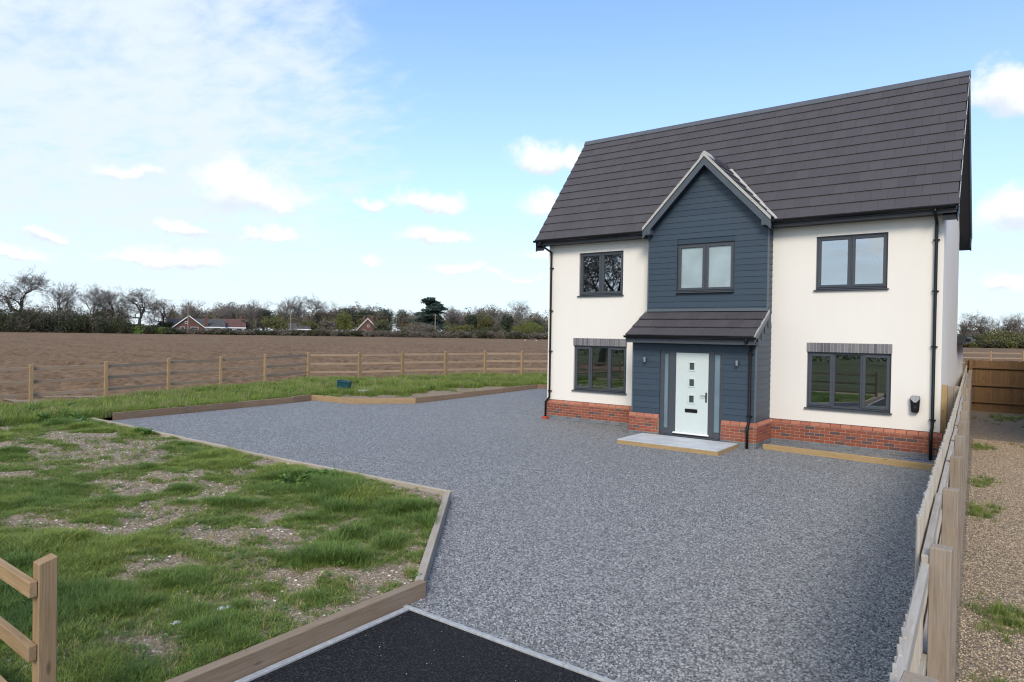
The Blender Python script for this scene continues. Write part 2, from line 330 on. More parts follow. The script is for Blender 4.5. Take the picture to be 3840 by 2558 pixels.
M['far_brick'] = plain('far_brick', (0.135, 0.072, 0.058), 0.9, 0.2, 0, 0.15, 2)
M['far_roof'] = plain('far_dark_roof', (0.085, 0.08, 0.08), 0.85, 0.2, 0, 0.2, 1)
M['far_redroof'] = plain('far_red_roof', (0.125, 0.068, 0.058), 0.85, 0.2, 0, 0.2, 1)
M['pole'] = plain('pole_wood', (0.24, 0.205, 0.16), 0.9, 0.1)
M['teal'] = plain('teal_plastic', (0.008, 0.06, 0.075), 0.45, 0.4, 0, 0.2, 9)
M['scrap'] = plain('pale_plastic', (0.55, 0.62, 0.66), 0.4, 0.4, 0, 0.15, 12)
M['bluetape'] = plain('blue_plastic', (0.04, 0.07, 0.33), 0.35, 0.5, 0, 0.2, 9)
# ------------------------------------------------------------------ geometry helpers
WL = {}                                   # world location of every object built here
def link(name, data, mat=None, parent=None, loc=(0, 0, 0), rot=None, scale=None):
    o = bpy.data.objects.new(name, data); COL.objects.link(o)
    loc = Vector(loc); WL[o.name] = loc.copy()
    if parent is not None:
        o.parent = parent; o.location = loc - WL[parent.name]
    else: o.location = loc
    if rot is not None: o.rotation_euler = rot
    if scale is not None: o.scale = scale
    if mat is not None and data is not None and len(data.materials) == 0: data.materials.append(mat)
    return o
def tag(o, label=None, cat=None, group=None, kind=None):
    if label: o['label'] = label
    if cat: o['category'] = cat
    if group: o['group'] = group
    if kind: o['kind'] = kind
    return o
def empty(name, loc, label, cat, group=None):
    return tag(link(name, None, None, None, loc), label, cat, group)
class MB:
    def __init__(s): s.v = []; s.f = []
    def add(s, vs, fs):
        k = len(s.v); s.v += [tuple(map(float, q)) for q in vs]; s.f += [tuple(i+k for i in f) for f in fs]; return s
    def box(s, x0, x1, y0, y1, z0, z1):
        return s.add([(x0,y0,z0),(x1,y0,z0),(x1,y1,z0),(x0,y1,z0),(x0,y0,z1),(x1,y0,z1),(x1,y1,z1),(x0,y1,z1)],
                     [(0,3,2,1),(4,5,6,7),(0,1,5,4),(1,2,6,5),(2,3,7,6),(3,0,4,7)])
    def quad(s, a, b, c, d): return s.add([a, b, c, d], [(0, 1, 2, 3)])
    def prism(s, poly, p0, p1, axis):     # poly: 2-D outline, extruded along axis from p0 to p1
        def P(u, v, t): return {'x': (t, u, v), 'y': (u, t, v), 'z': (u, v, t)}[axis]
        n = len(poly); vs = [P(u, v, p0) for u, v in poly] + [P(u, v, p1) for u, v in poly]
        return s.add(vs, [tuple(range(n))[::-1], tuple(range(n, 2*n))] + [(i, (i+1) % n, n+(i+1) % n, n+i) for i in range(n)])
    def tube(s, path, r, n=10, caps=True):
        P = [Vector(q) for q in path]; rings = []; prev = None
        rs = r if isinstance(r, (list, tuple)) else [r]*len(P)
        for i, q in enumerate(P):
            t = ((P[min(i+1, len(P)-1)] - q).normalized() + (q - P[max(i-1, 0)]).normalized())
            t = t.normalized() if t.length > 1e-6 else Vector((0, 0, 1))
            if prev is None: prev = t.orthogonal().normalized()
            u = (prev - t*prev.dot(t)).normalized(); prev = u; v = t.cross(u)
            rings.append([q + (u*math.cos(a) + v*math.sin(a))*rs[i] for a in [2*math.pi*k/n for k in range(n)]])
        k = len(s.v); s.v += [tuple(p) for rg in rings for p in rg]
        for i in range(len(P)-1):
            for j in range(n): s.f.append((k+i*n+j, k+i*n+(j+1) % n, k+(i+1)*n+(j+1) % n, k+(i+1)*n+j))
        if caps: s.f.append(tuple(k+j for j in range(n))[::-1]); s.f.append(tuple(k+(len(P)-1)*n+j for j in range(n)))
        return s
    def mesh(s, name, origin=(0, 0, 0), bevel=0.0, smooth=False):
        me = bpy.data.meshes.new(name); ox, oy, oz = origin
        bm = bmesh.new(); vs = [bm.verts.new((x-ox, y-oy, z-oz)) for x, y, z in s.v]
        for f in s.f:
            try: bm.faces.new([vs[i] for i in f])
            except ValueError: pass
        bmesh.ops.recalc_face_normals(bm, faces=bm.faces)
        if bevel > 0: bmesh.ops.bevel(bm, geom=list(bm.edges), offset=bevel, segments=1, affect='EDGES', profile=0.5)
        bm.to_mesh(me); bm.free()
        if smooth: me.polygons.foreach_set('use_smooth', [True]*len(me.polygons))
        return me
    def build(s, name, mat, parent=None, origin=None, bevel=0.0, smooth=False):
        if origin is None: origin = WL[parent.name] if parent is not None else (0, 0, 0)
        return link(name, s.mesh(name, origin, bevel, smooth), mat, parent, origin)
def npmesh(name, verts, faces, mat, smooth=False):
    me = bpy.data.meshes.new(name); verts = np.asarray(verts, np.float32); faces = np.asarray(faces, np.int32)
    k = faces.shape[1]
    me.vertices.add(len(verts)); me.vertices.foreach_set('co', verts.ravel())
    me.loops.add(faces.size); me.loops.foreach_set('vertex_index', faces.ravel())
    me.polygons.add(len(faces)); me.polygons.foreach_set('loop_start', np.arange(0, faces.size, k, dtype=np.int32))
    me.polygons.foreach_set('loop_total', np.full(len(faces), k, np.int32))
    if smooth: me.polygons.foreach_set('use_smooth', np.ones(len(faces), bool))
    me.update(calc_edges=True); me.validate()
    if mat: me.materials.append(mat)
    return me
def fattr(me, name, vals):
    a = me.attributes.new(name, 'FLOAT', 'POINT'); a.data.foreach_set('value', np.asarray(vals, np.float32))
_perm = RNG.random((64, 64))
def vnoise(x, y):
    x = np.asarray(x, float); y = np.asarray(y, float)
    xi = np.floor(x).astype(int); yi = np.floor(y).astype(int); fx = x-xi; fy = y-yi
    fx = fx*fx*(3-2*fx); fy = fy*fy*(3-2*fy)
    g = lambda a, b: _perm[a % 64, b % 64]
    return (g(xi, yi)*(1-fx)+g(xi+1, yi)*fx)*(1-fy) + (g(xi, yi+1)*(1-fx)+g(xi+1, yi+1)*fx)*fy
def fbm(x, y, oct=4, rough=0.5):
    s = 0; a = 1; t = 0
    for k in range(oct):
        s = s + a*vnoise(x*2**k + 17.3*k, y*2**k + 5.1*k); t += a; a *= rough
    return s/t
def inside(poly, x, y):
    x = np.asarray(x, float); y = np.asarray(y, float); r = np.zeros(x.shape, bool); n = len(poly)
    for i in range(n):
        x0, y0 = poly[i]; x1, y1 = poly[(i+1) % n]
        if y0 == y1: continue
        c = ((y0 > y) != (y1 > y)) & (x < (x1-x0)*(y-y0)/(y1-y0) + x0); r ^= c
    return r
# ------------------------------------------------------------------ ground
def gz(x, y):                             # gentle fall of the drive towards the road
    x = np.asarray(x, float); y = np.asarray(y, float)
    return 0.007*np.clip(-x, 0, 14) + 0.012*np.clip(y+4, 0, 14)
g = MB(); g.quad((-6000, -5000, -0.12), (6000, -5000, -0.12), (6000, 7000, -0.12), (-6000, 7000, -0.12))
tag(g.build('ground', M['farground']), kind='structure')
def sheet(name, poly, mat, zfun, dz, cuts):
    bm = bmesh.new(); bm.faces.new([bm.verts.new((x, y, 0)) for x, y in poly])
    for co, no in cuts:
        bmesh.ops.bisect_plane(bm, geom=list(bm.verts)+list(bm.edges)+list(bm.faces), plane_co=co, plane_no=no)
    for v in bm.verts: v.co.z = float(zfun(v.co.x, v.co.y)) + dz
    bmesh.ops.triangulate(bm, faces=bm.faces); bmesh.ops.recalc_face_normals(bm, faces=bm.faces)
    me = bpy.data.meshes.new(name); bm.to_mesh(me); bm.free()
    if me.polygons[0].normal.z < 0: me.flip_normals()
    return tag(link(name, me, mat), kind='structure')
FENCE_X = lambda y: 11.255 - 0.0343*(y + 12.8)          # line of the right boundary fence posts
CUTS = [((0, y, 0), (0, 1, 0)) for y in (-4, 0, 5, 10)] + [((x, 0, 0), (1, 0, 0)) for x in (0, -6)]
drive = [(6.90, -12.684), (11.20, -12.684), (11.12, -12.0), (10.45, 8.0), (10.3, 14), (-5.6, 14), (-5.35, 8.2), (-5.72, 7.8), (-5.62, -0.1), (-7.15, -1.75), (-8.95, -2.0), (-8.9, -2.9), (-8.5, -9.0), (-8.6, -9.66), (4.5, -9.52), (6.86, -12.42)]
sheet('gravel_drive', drive, M['gravel'], gz, 0.0, CUTS)
sheet('tarmac_lane', [(6.99, -12.74), (24, -12.74), (24, -40), (6.99, -40)], M['tarmac'], lambda x, y: 0, -0.004, [])
sheet('side_path', [(FENCE_X(-40)+0.0, -40), (24, -40), (24, 12), (FENCE_X(12), 12)], M['path'], lambda x, y: 0.012*np.clip(np.asarray(y)+4, 0, 14), 0.010, [((0, y, 0), (0, 1, 0)) for y in (-4, 0, 5, 10)])
ke = empty('concrete_edging', (6.93, -12.69, 0), 'pale concrete edging strip around the corner of the black tarmac', 'kerb')
for k in range(5): MB().box(6.90+k*0.915, 6.90+k*0.915+0.911, -12.735, -12.685, -0.10, 0.012).build('edging_stone', M['kerb'], ke, bevel=0.004)
for k in range(5): MB().box(6.925, 6.985, -12.74-(k+1)*0.915+0.004, -12.74-k*0.915, -0.10, 0.012).build('edging_stone', M['kerb'], ke, bevel=0.004)
# timbers along the drive
def timber(p0, p1, zb, zt, th, name, mat, parent, side=1, bev=0.006):
    p0 = Vector((*p0, 0)); p1 = Vector((*p1, 0)); L = (p1-p0).length; a = math.atan2(p1.y-p0.y, p1.x-p0.x)
    m = MB(); m.box(-L/2, L/2, -th/2, th/2, -(zt-zb)/2, (zt-zb)/2)
    c = (p0+p1)/2; nrm = Vector((-math.sin(a), math.cos(a), 0))*(th/2*side)
    return link(name, m.mesh(name, (0, 0, 0), bev), mat, parent, (c.x+nrm.x, c.y+nrm.y, (zb+zt)/2), (0, 0, a))
def polytimber(name, label, cat, pts, zt, th, mat, zb=-0.1, side=1, maxlen=2.4):
    e = empty(name, (*pts[0], 0), label, cat)
    for a, b in zip(pts[:-1], pts[1:]):
        L = math.dist(a, b); n = max(1, round(L/maxlen))
        for k in range(n):
            p = [a[i]+(b[i]-a[i])*k/n for i in (0, 1)]; q = [a[i]+(b[i]-a[i])*((k+1)/n-0.003/L) for i in (0, 1)]
            z = float(gz((p[0]+q[0])/2, (p[1]+q[1])/2))
            timber(p, q, zb+z, zt+z+random.uniform(-0.004, 0.004), th, 'timber_length', mat, e, side)
    return e
polytimber('timber_edging', 'grey topped timber edging around the point of the grassy island beside the gravel drive', 'edging',
           [(-8.3, -9.72), (-3.6, -9.66), (0.2, -9.60), (4.52, -9.44)], 0.155, 0.07, M['edge_pale'], side=1)
polytimber('timber_edging', 'weathered timber edging slanting from the island tip down to the tarmac corner', 'edging', [(4.52, -9.44), (6.86, -12.42)], 0.160, 0.09, M['edge_pale'], side=-1, maxlen=4)
polytimber('timber_edging', 'brown timber edging along the tarmac beside the rough grass', 'edging', [(6.90, -12.42), (6.90, -17.5)], 0.160, 0.10, M['edge_brown'], side=-1, maxlen=3.0)
polytimber('timber_sleeper_edging', 'brown sleepers edging the far left side of the gravel drive', 'edging', [(-8.55, -9.05), (-9.02, -2.9), (-9.2, -2.0)], 0.20, 0.10, M['sleeper'], maxlen=2.4)
polytimber('timber_sleeper_edging', 'lighter sleepers edging the rounded corner of the verge left of the house', 'edging', [(-9.2, -2.0), (-7.15, -1.78), (-5.66, -0.1)], 0.19, 0.10, M['timber'], maxlen=2.4)
polytimber('timber_sleeper_edging', 'long brown sleepers edging the verge running back past the house', 'edging', [(-5.66, -0.1), (-5.78, 7.8), (-4.2, 8.7)], 0.19, 0.10, M['sleeper'], maxlen=2.4)
polytimber('timber_sleeper_edging', 'golden timber sleeper on the gravel under the right ground floor window', 'edging', [(6.90, -1.12), (10.62, -1.40)], 0.12, 0.09, M['timber_gold'], zb=-0.1, maxlen=5)
# back fence line (post tops measured in the photo)
POSTPX = [(72, 836), (244, 830), (388, 823), (508, 818), (610, 814), (709, 809), (826, 809), (925, 808), (1024, 807), (1115, 806), (1200, 806)]
POSTS = []
for i, (x, y) in enumerate(POSTPX):
    zt = 1.5 + 0.03*i; p = onz(x*S, y*S, zt); POSTS.append((p[0], p[1], zt))
d = np.array(POSTS[0][:2]) - np.array(POSTS[1][:2]); d = d/np.linalg.norm(d)
pre = [(POSTS[0][0]+d[0]*2.3*k, POSTS[0][1]+d[1]*2.3*k, 1.5-0.02*k) for k in (3, 2, 1)]
d = np.array(POSTS[-1][:2]) - np.array(POSTS[-2][:2]); d = np.array((0.60, 0.80))
post_ = [(POSTS[-1][0]+d[0]*2.2*k, POSTS[-1][1]+d[1]*2.2*k, 1.8+0.01*k) for k in (1, 2)]
ALLP = pre + POSTS + post_
HPOST = 1.36
# ploughed field: fan-shaped sheet, finer near the fence, real clods
azs = np.radians(np.linspace(-118, 55, 560))
pa = np.array([math.atan2(p[0]-CAM[0], p[1]-CAM[1]) for p in ALLP]); pr = np.array([math.hypot(p[0]-CAM[0], p[1]-CAM[1]) for p in ALLP]); pz = np.array([p[2]-HPOST for p in ALLP])
o_ = np.argsort(pa); pa, pr, pz = pa[o_], pr[o_], pz[o_]
pa = np.append(pa, [R(-14), R(-8), R(10), R(60)]); pr = np.append(pr, [40, 33, 31, 34]); pz = np.append(pz, [0.45, 0.22, 0.22, 0.22])
r0 = np.interp(azs, pa, pr) - 0.25; z0 = np.interp(azs, pa, pz)
nr = 300; tt = np.linspace(0, 1, nr)[None, :]
RF = 420.0
rad = r0[:, None]*(RF/r0[:, None])**tt
fx = CAM[0] + np.sin(azs)[:, None]*rad; fy = CAM[1] + np.cos(azs)[:, None]*rad
FZ = lambda r: 0.45 + np.clip(r-32, 0, 200)*0.0031
fz = z0[:, None] + (FZ(rad)-z0[:, None])*np.clip((rad-r0[:, None])/25, 0, 1)
fade = np.clip((rad-r0[:, None])/1.0, 0, 1)*np.clip((260-rad)/60, 0, 1)
cl = (fbm(fx*2.3, fy*2.3, 3, 0.6)-0.5)*0.30 + (fbm(fx*0.55, fy*0.55, 3)-0.5)*0.16 + (RNG.random(fx.shape)-0.5)*0.05
fur = np.abs(np.sin((fx*math.sin(R(-30))+fy*math.cos(R(-30)) + 0.6*fbm(fx*0.2, fy*0.2, 2))*math.pi/1.5))*0.12*np.clip((130-rad)/60, 0, 1)
fz = fz + (cl+fur-0.06)*fade
idx = np.arange(fx.size).reshape(fx.shape)
fc = np.stack([idx[:-1, :-1], idx[:-1, 1:], idx[1:, 1:], idx[1:, :-1]], -1).reshape(-1, 4)[:, ::-1]
tag(link('ploughed_field', npmesh('ploughed_field', np.stack([fx, fy, fz], -1).reshape(-1, 3), fc, M['field'], True)), kind='structure')
# grass bank between sleepers and back fence, and the rough lawn: one gridded sheet
lawn_poly = [(4.46, -9.50), (6.80, -12.44), (6.80, -34), (-40, -34), (-34, -14)] + [(p[0]-0.0, p[1]) for p in ALLP] + [(-3.0, 14.5), (-4.2, 8.78), (-5.84, 7.84), (-5.72, -0.06), (-7.2, -1.70), (-9.28, -1.92), (-9.12, -2.9), (-8.62, -9.0), (-8.3, -9.74), (-3.6, -9.69), (0.2, -9.63)]
lawn_poly = [tuple(p) for p in lawn_poly]
def near_dist(x, y, line):
    x = np.asarray(x, float); y = np.asarray(y, float); best = np.full(x.shape, 1e9); zb = np.zeros(x.shape)
    for a, b in zip(line[:-1], line[1:]):
        dx, dy = b[0]-a[0], b[1]-a[1]; t = np.clip(((x-a[0])*dx+(y-a[1])*dy)/(dx*dx+dy*dy), 0, 1)
        dd = np.hypot(x-(a[0]+dx*t), y-(a[1]+dy*t)); zz_ = a[2]+(b[2]-a[2])*t; k = dd < best; best = np.where(k, dd, best); zb = np.where(k, zz_, zb)
    return best, zb
FL = [(p[0], p[1], p[2]-HPOST) for p in ALLP]
KL = [(4.46, -9.50, 0), (6.80, -12.44, 0), (6.80, -34, 0)]
KL2 = [(4.46, -9.50, 0), (-8.3, -9.74, 0), (-8.62, -9.0, 0), (-9.12, -2.9, 0), (-9.28, -1.92, 0), (-7.2, -1.7, 0), (-5.72, -0.06, 0), (-5.84, 7.84, 0), (-4.2, 8.78, 0)]
def lawn_z(x, y):
    df, zf = near_dist(x, y, FL); dk, _ = near_dist(x, y, KL); dk2, _ = near_dist(x, y, KL2)
    base = gz(x, y) + 0.10
    t = np.clip(df/(df+np.minimum(dk, dk2)+1e-6), 0, 1)
    z = zf*(1-t)**1.5 + base*(1-(1-t)**1.5)
    rough = (fbm(np.asarray(x)*0.9, np.asarray(y)*0.9, 4)-0.5)*0.16*np.clip(np.minimum(dk, dk2)/0.6, 0, 1)
    rough = rough + (fbm(np.asarray(x)*3.3+5, np.asarray(y)*3.3, 3, 0.6)-0.5)*0.07*np.clip(np.minimum(dk, dk2)/0.4, 0, 1)
    return z + rough
def lawn_cover(x, y):                     # 0 bare soil .. 1 thick grass
    x = np.asarray(x, float); y = np.asarray(y, float)
    ang = R(-25); u = x*math.cos(ang)-y*math.sin(ang); v = x*math.sin(ang)+y*math.cos(ang)
    n1 = fbm(u*0.55+3, v*1.05, 4, 0.6); n2 = fbm(x*2.1, y*2.1+9, 3, 0.6)
    n3 = fbm(u*1.5+7, v*2.4+31, 3, 0.6); c = (n1-0.5)*2.0 + (n2-0.5)*1.8 + (n3-0.5)*2.4 + 0.44
    dk2, _ = near_dist(x, y, KL2)
    c = c + 0.55*np.exp(-((dk2-0.7)/0.6)**2)*(y < -8)*(x < 3.6)      # thicker along the long edging
    c = c - 0.75*np.exp(-((x+4.5)/3.2)**2-((y+11.2)/1.3)**2)            # bare patch by the far left edging
    c = c + 0.55*np.exp(-((x-2.6)/2.6)**2-((y+15.0)/1.3)**2)            # thick grass by the near fence
    c = np.where((y > -8.6) | (x < -8.6), c + 0.75, c)                    # verge is thick grass
    db, _ = near_dist(x, y, [(-9.0, -1.9, 0), (-7.2, -1.7, 0), (-5.72, -0.06, 0), (-5.80, 5.0, 0)])   # stony strip behind the rounded sleepers
    c = c - np.clip(2.0-db, 0, 1)*(0.7+1.9*fbm(x*1.3, y*1.3, 3))*(x > -9.2)
    return np.clip(c, 0, 1)
st_ = 0.09
gx, gy = np.meshgrid(np.arange(-17, 6.9, st_), np.arange(-19.0, 15, st_), indexing='ij')
ok = inside(lawn_poly, gx, gy)
# snap cells that straddle the outline: keep a cell when any corner is inside, the timbers cover the rim
dk, _ = near_dist(gx, gy, KL); dk2, _ = near_dist(gx, gy, KL2)
keepv = ok
cell = (keepv[:-1, :-1] & keepv[1:, :-1] & keepv[:-1, 1:] & keepv[1:, 1:])
lz = lawn_z(gx, gy); cov = lawn_cover(gx, gy)
idx = np.arange(gx.size).reshape(gx.shape)
fc = np.stack([idx[:-1, :-1], idx[1:, :-1], idx[1:, 1:], idx[:-1, 1:]], -1)[cell]
used = np.unique(fc); rem = np.full(gx.size, -1); rem[used] = np.arange(len(used))
lm = npmesh('rough_lawn', np.stack([gx, gy, lz], -1).reshape(-1, 3)[used], rem[fc], M['soil'], True)
fattr(lm, 'grass', cov.ravel()[used]); tag(link('rough_lawn', lm), kind='structure')
# soil under and around the lawn sheet (fills the rim beside the timbers and runs on behind the camera)
sheet('soil_bed', [(4.50, -9.50), (6.84, -12.44), (6.84, -18.5), (-60, -18.5), (-60, -9.72)], M['soil'], lambda x, y: 0.045, 0.0, [])
sheet('rough_meadow', [(6.84, -18.5), (6.84, -45), (-60, -45), (-60, -18.5)], M['farground'], lambda x, y: 0.05, 0.0, [])
sheet('verge_bed', [(-8.62, -9.6), (-9.08, -2.9), (-9.26, -1.96), (-7.2, -1.74), (-5.70, -0.1), (-5.82, 7.84), (-3.0, 9.4), (-16, 9.4), (-16, -9.6)], M['soil'], lambda x, y: float(gz(x, y)), 0.06, [((0, -4, 0), (0, 1, 0)), ((-9.2, 0, 0), (1, 0, 0))])
# ------------------------------------------------------------------ the house
XL, XR, DEP = 0.0, 10.343, 5.162
BX0, BX1, BY = 3.521, 6.742, -0.381        # clad bay
PY = -1.213                                 # porch front
ZP, ZG = 0.654, 0.172                       # render starts / red over grey brick
ZS = 5.42                                   # soffit
EY, EZ, RZ, RX0, RX1 = -0.368, 5.558, 9.275, -0.300, 10.625
RY = DEP/2
house = empty('detached_house', (5.17, 2.5, 0.0), 'two storey cream rendered house with dark tiled roof and blue clad gabled porch bay', 'house')
def holewall(m, x0, x1, z0, z1, holes, y0, y1):
    xs = sorted({x0, x1, *[h[0] for h in holes], *[h[1] for h in holes]}); zs = sorted({z0, z1, *[h[2] for h in holes], *[h[3] for h in holes]})
    for a, b in zip(xs[:-1], xs[1:]):
        for c, d in zip(zs[:-1], zs[1:]):
            mx, mz = (a+b)/2, (c+d)/2
            if any(h[0] < mx < h[1] and h[2] < mz < h[3] for h in holes): continue
            m.quad((a, y0, c), (b, y0, c), (b, y0, d), (a, y0, d)); m.quad((b, y1, c), (a, y1, c), (a, y1, d), (b, y1, d))
    for h in holes:
        a, b, c, d = h
        m.quad((a, y0, c), (a, y0, d), (a, y1, d), (a, y1, c)); m.quad((b, y0, d), (b, y0, c), (b, y1, c), (b, y1, d))
        m.quad((a, y0, d), (b, y0, d), (b, y1, d), (a, y1, d)); m.quad((b, y0, c), (a, y0, c), (a, y1, c), (b, y1, c))
    m.quad((x0, y0, z1), (x1, y0, z1), (x1, y1, z1), (x0, y1, z1)); m.quad((x1, y0, z0), (x0, y0, z0), (x0, y1, z0), (x1, y1, z0))
    m.quad((x0, y1, z0), (x0, y0, z0), (x0, y0, z1), (x0, y1, z1)); m.quad((x1, y0, z0), (x1, y1, z0), (x1, y1, z1), (x1, y0, z1))
    return m
UZ0, UZ1, GZ0, GZ1, GZL = 3.859, 5.124, 1.014, 2.345, 2.571
WUL = (1.089, 2.566, UZ0-0.05, UZ1); WUR = (7.747, 9.271, UZ0-0.05, UZ1)
WGL = (0.949, 2.720, GZ0-0.05, GZ1); WGR = (7.589, 9.389, GZ0-0.05, GZ1); WUM = (4.362, 5.899, UZ0-0.05, UZ1)
TW = 0.28
f = MB(); holewall(f, XL, XR, ZP, ZS, [WUL, WUR, WGL, WGR, (BX0+0.1, BX1-0.1, ZP+0.01, ZS-0.02)], 0.0, TW); f.build('front_wall', M['render'], house)
gp = [(TW, ZP), (DEP, ZP), (DEP, ZS+0.02), (RY, RZ-0.16), (0.0, ZS+0.005), (TW, ZS+0.003)]
def roof_z(y): return EZ + (min(y, DEP-y)-EY)*(RZ-EZ)/(RY-EY)
def gable_poly(y0): return [(y0, ZP), (DEP, ZP), (DEP, roof_z(DEP)-0.10), (RY, RZ-0.14), (y0, roof_z(y0)-0.10)]
for nm, x0, x1 in (('gable_wall', XR-TW, XR-0.003), ('gable_wall', XL+0.003, XL+TW)):
    MB().prism(gable_poly(TW), x0, x1, 'x').build(nm, M['render'], house)
MB().prism([(0.003, ZS-0.002), (TW, ZS-0.002), (TW, roof_z(TW)-0.10), (0.003, roof_z(0.0)-0.10)], XR-TW, XR-0.003, 'x').build('gable_shoulder', M['render'], house)
MB().prism([(0.003, ZS-0.002), (TW, ZS-0.002), (TW, roof_z(TW)-0.10), (0.003, roof_z(0.0)-0.10)], XL+0.003, XL+TW, 'x').build('gable_shoulder', M['render'], house)
MB().box(XL+TW, XR-TW, DEP-TW, DEP-0.002, ZP, ZS).build('rear_wall', M['render'], house)
# inside: floors, ceiling, partitions, plaster lining
i = MB(); i.box(XL+TW, XR-TW, TW, DEP-TW, 0.15, 0.20); i.build('ground_floor', M['floorin'], house)
i = MB(); i.box(XL+TW+0.002, XR-TW-0.002, TW+0.002, DEP-TW-0.002, 2.66, 2.92); i.build('upper_floor', M['plaster'], house)
i = MB(); i.box(XL+TW+0.002, XR-TW-0.002, TW+0.002, DEP-TW-0.002, 5.35, 5.38); i.build('ceiling', M['plaster'], house)
for xx in (3.55, 6.75):
    MB().box(xx-0.05, xx+0.05, TW+0.004, DEP-TW-0.004, 0.204, 2.656).build('partition', M['plaster'], house); MB().box(xx-0.05, xx+0.05, TW+0.004, DEP-TW-0.004, 2.924, 5.346).build('partition', M['plaster'], house)
MB().box(XL+TW+0.006, XR-TW-0.006, DEP-TW-0.05, DEP-TW-0.006, 0.206, 2.654).build('lining', M['plaster'], house)
MB().box(XL+TW+0.006, XR-TW-0.006, DEP-TW-0.05, DEP-TW-0.006, 2.926, 5.344).build('lining', M['plaster'], house)
# windows
def window(x0, x1, z0, z1, y, lights, glass, fr=0.052, sillw=0.035):
    # lights: list of (fraction, opens)
    ya, yb = y+0.055, y+0.125; zs = z0+0.05
    m = MB(); m.box(x0, x0+fr, ya, yb, zs, z1); m.box(x1-fr, x1, ya, yb, zs, z1); m.box(x0+fr, x1-fr, ya, yb, z1-fr, z1-0.001); m.box(x0+fr, x1-fr, ya, yb, zs+0.001, zs+fr)
    xs = [x0+fr]; W = x1-x0-2*fr
    for fct, _ in lights: xs.append(xs[-1]+W*fct)
    for xm in xs[1:-1]: m.box(xm-0.030, xm+0.030, ya-0.001, yb-0.001, zs+fr, z1-fr)
    win = m.build('window', M['anth'], house, origin=((x0+x1)/2, y, z0), bevel=0.004)
    for k, (fct, opens) in enumerate(lights):
        a = xs[k] + (0.030 if k else 0); b = xs[k+1] - (0.030 if k < len(lights)-1 else 0); c, d = zs+fr, z1-fr
        if opens:
            s = 0.048; o = 0.012; sm = MB(); y0, y1 = ya-0.018, ya+0.04
            sm.box(a-o, a+s, y0, y1, c-o, d+o); sm.box(b-s, b+o, y0, y1, c-o, d+o); sm.box(a+s, b-s, y0, y1, d+o-s-o, d+o-0.001); sm.box(a+s, b-s, y0, y1, c-o+0.001, c+s)
            sm.build('sash', M['anth'], win, bevel=0.004); a, b, c, d = a+s, b-s, c+s, d-s
        else:
            s = 0.014; sm = MB(); y0, y1 = ya+0.012, ya+0.04
            sm.box(a, a+s, y0, y1, c, d); sm.box(b-s, b, y0, y1, c, d); sm.box(a+s, b-s, y0, y1, d-s, d); sm.box(a+s, b-s, y0, y1, c, c+s)
            sm.build('glazing_bead', M['anth_dark'], win); a, b, c, d = a+s, b-s, c+s, d-s
        MB().box(a-0.004, b+0.004, ya+0.022, ya+0.030, c-0.004, d+0.004).build('pane', glass, win)
    sm = MB(); sm.prism([(y-0.062, z0+0.006), (y-0.062, z0+0.026), (y+0.10, z0+0.049), (y+0.10, z0+0.006)], x0-sillw, x1+sillw, 'x')
    sm.build('sill', M['anth'], win, bevel=0.003)
    return win
T2 = [(0.5, True), (0.5, True)]; T3 = [(0.315, True), (0.355, False), (0.33, True)]
window(*WUL, 0.0, T2, M['glass']); window(*WUR, 0.0, T2, M['glass']); window(*WGL, 0.0, T3, M['glass']); window(*WGR, 0.0, T3, M['glass'])
window(*WUM, BY, T2, M['frost'], sillw=0.0)
# bricks
BR = {}
def brick_mesh(L, D, H, key):
    if key not in BR: BR[key] = MB().box(-L/2, L/2, -D/2, D/2, -H/2, H/2).mesh('brick', (0, 0, 0), 0.0035)
    return BR[key]
nb = [0]
def run_x(parent, x0, x1, yf, z, mat, key, stag, stuff=None, H=0.065, L=0.215):
    x = x0 - (0.1125 if stag else 0.0)
    while x < x1-0.012:
        a, b = max(x, x0), min(x+L, x1)
        if b-a > 0.03:
            cx, cz = (a+b)/2, z+H/2; dy = random.uniform(-0.0015, 0.0015)
            if stuff is not None: stuff.box(a, b, yf+dy, yf+0.10, z, z+H)
            else:
                me = brick_mesh(L, 0.10, H, key)
                link('brick', me, mat, parent, (cx, yf+0.05+dy, cz), (0, 0, random.choice((0, math.pi))), ((b-a)/L, 1, 1)); nb[0] += 1
        x += L+0.010
def run_y(parent, y0, y1, xf, z, mat, key, stag, stuff=None, H=0.065, L=0.215):
    y = y0 - (0.1125 if stag else 0.0)
    while y < y1-0.012:
        a, b = max(y, y0), min(y+L, y1)
        if b-a > 0.03:
            if stuff is not None: stuff.box(xf-0.10, xf, a, b, z, z+H)
            else:
                me = brick_mesh(L, 0.10, H, key)
                link('brick', me, mat, parent, (xf-0.05, (a+b)/2, z+H/2), (0, 0, math.pi/2), ((b-a)/L, 1, 1)); nb[0] += 1
        y += L+0.010
CAPH = 0.092
def capmesh(key='cap'):
    if key not in BR:      # sloping plinth brick, front at y=0
        BR[key] = MB().prism([(0.0, 0.0), (0.0, 0.022), (0.056, CAPH), (0.10, CAPH), (0.10, 0.0)], -0.1075, 0.1075, 'x').mesh('brick', (0, 0, 0), 0.002)
    return BR[key]
def cap_x(parent, x0, x1, yf, z):
    x = x0
    while x < x1-0.02:
        b = min(x+0.215, x1)
        link('brick', capmesh(), M['brick_cap'], parent, ((x+b)/2, yf, z), None, ((b-x)/0.215, 1, 1)); x += 0.225; nb[0] += 1
def cap_y(parent, y0, y1, xf, z):
    y = y0
    while y < y1-0.02:
        b = min(y+0.215, y1)
        link('brick', capmesh(), M['brick_cap'], parent, (xf, (y+b)/2, z), (0, 0, math.pi/2), ((b-y)/0.215, 1, 1)); y += 0.225; nb[0] += 1
PF = -0.056
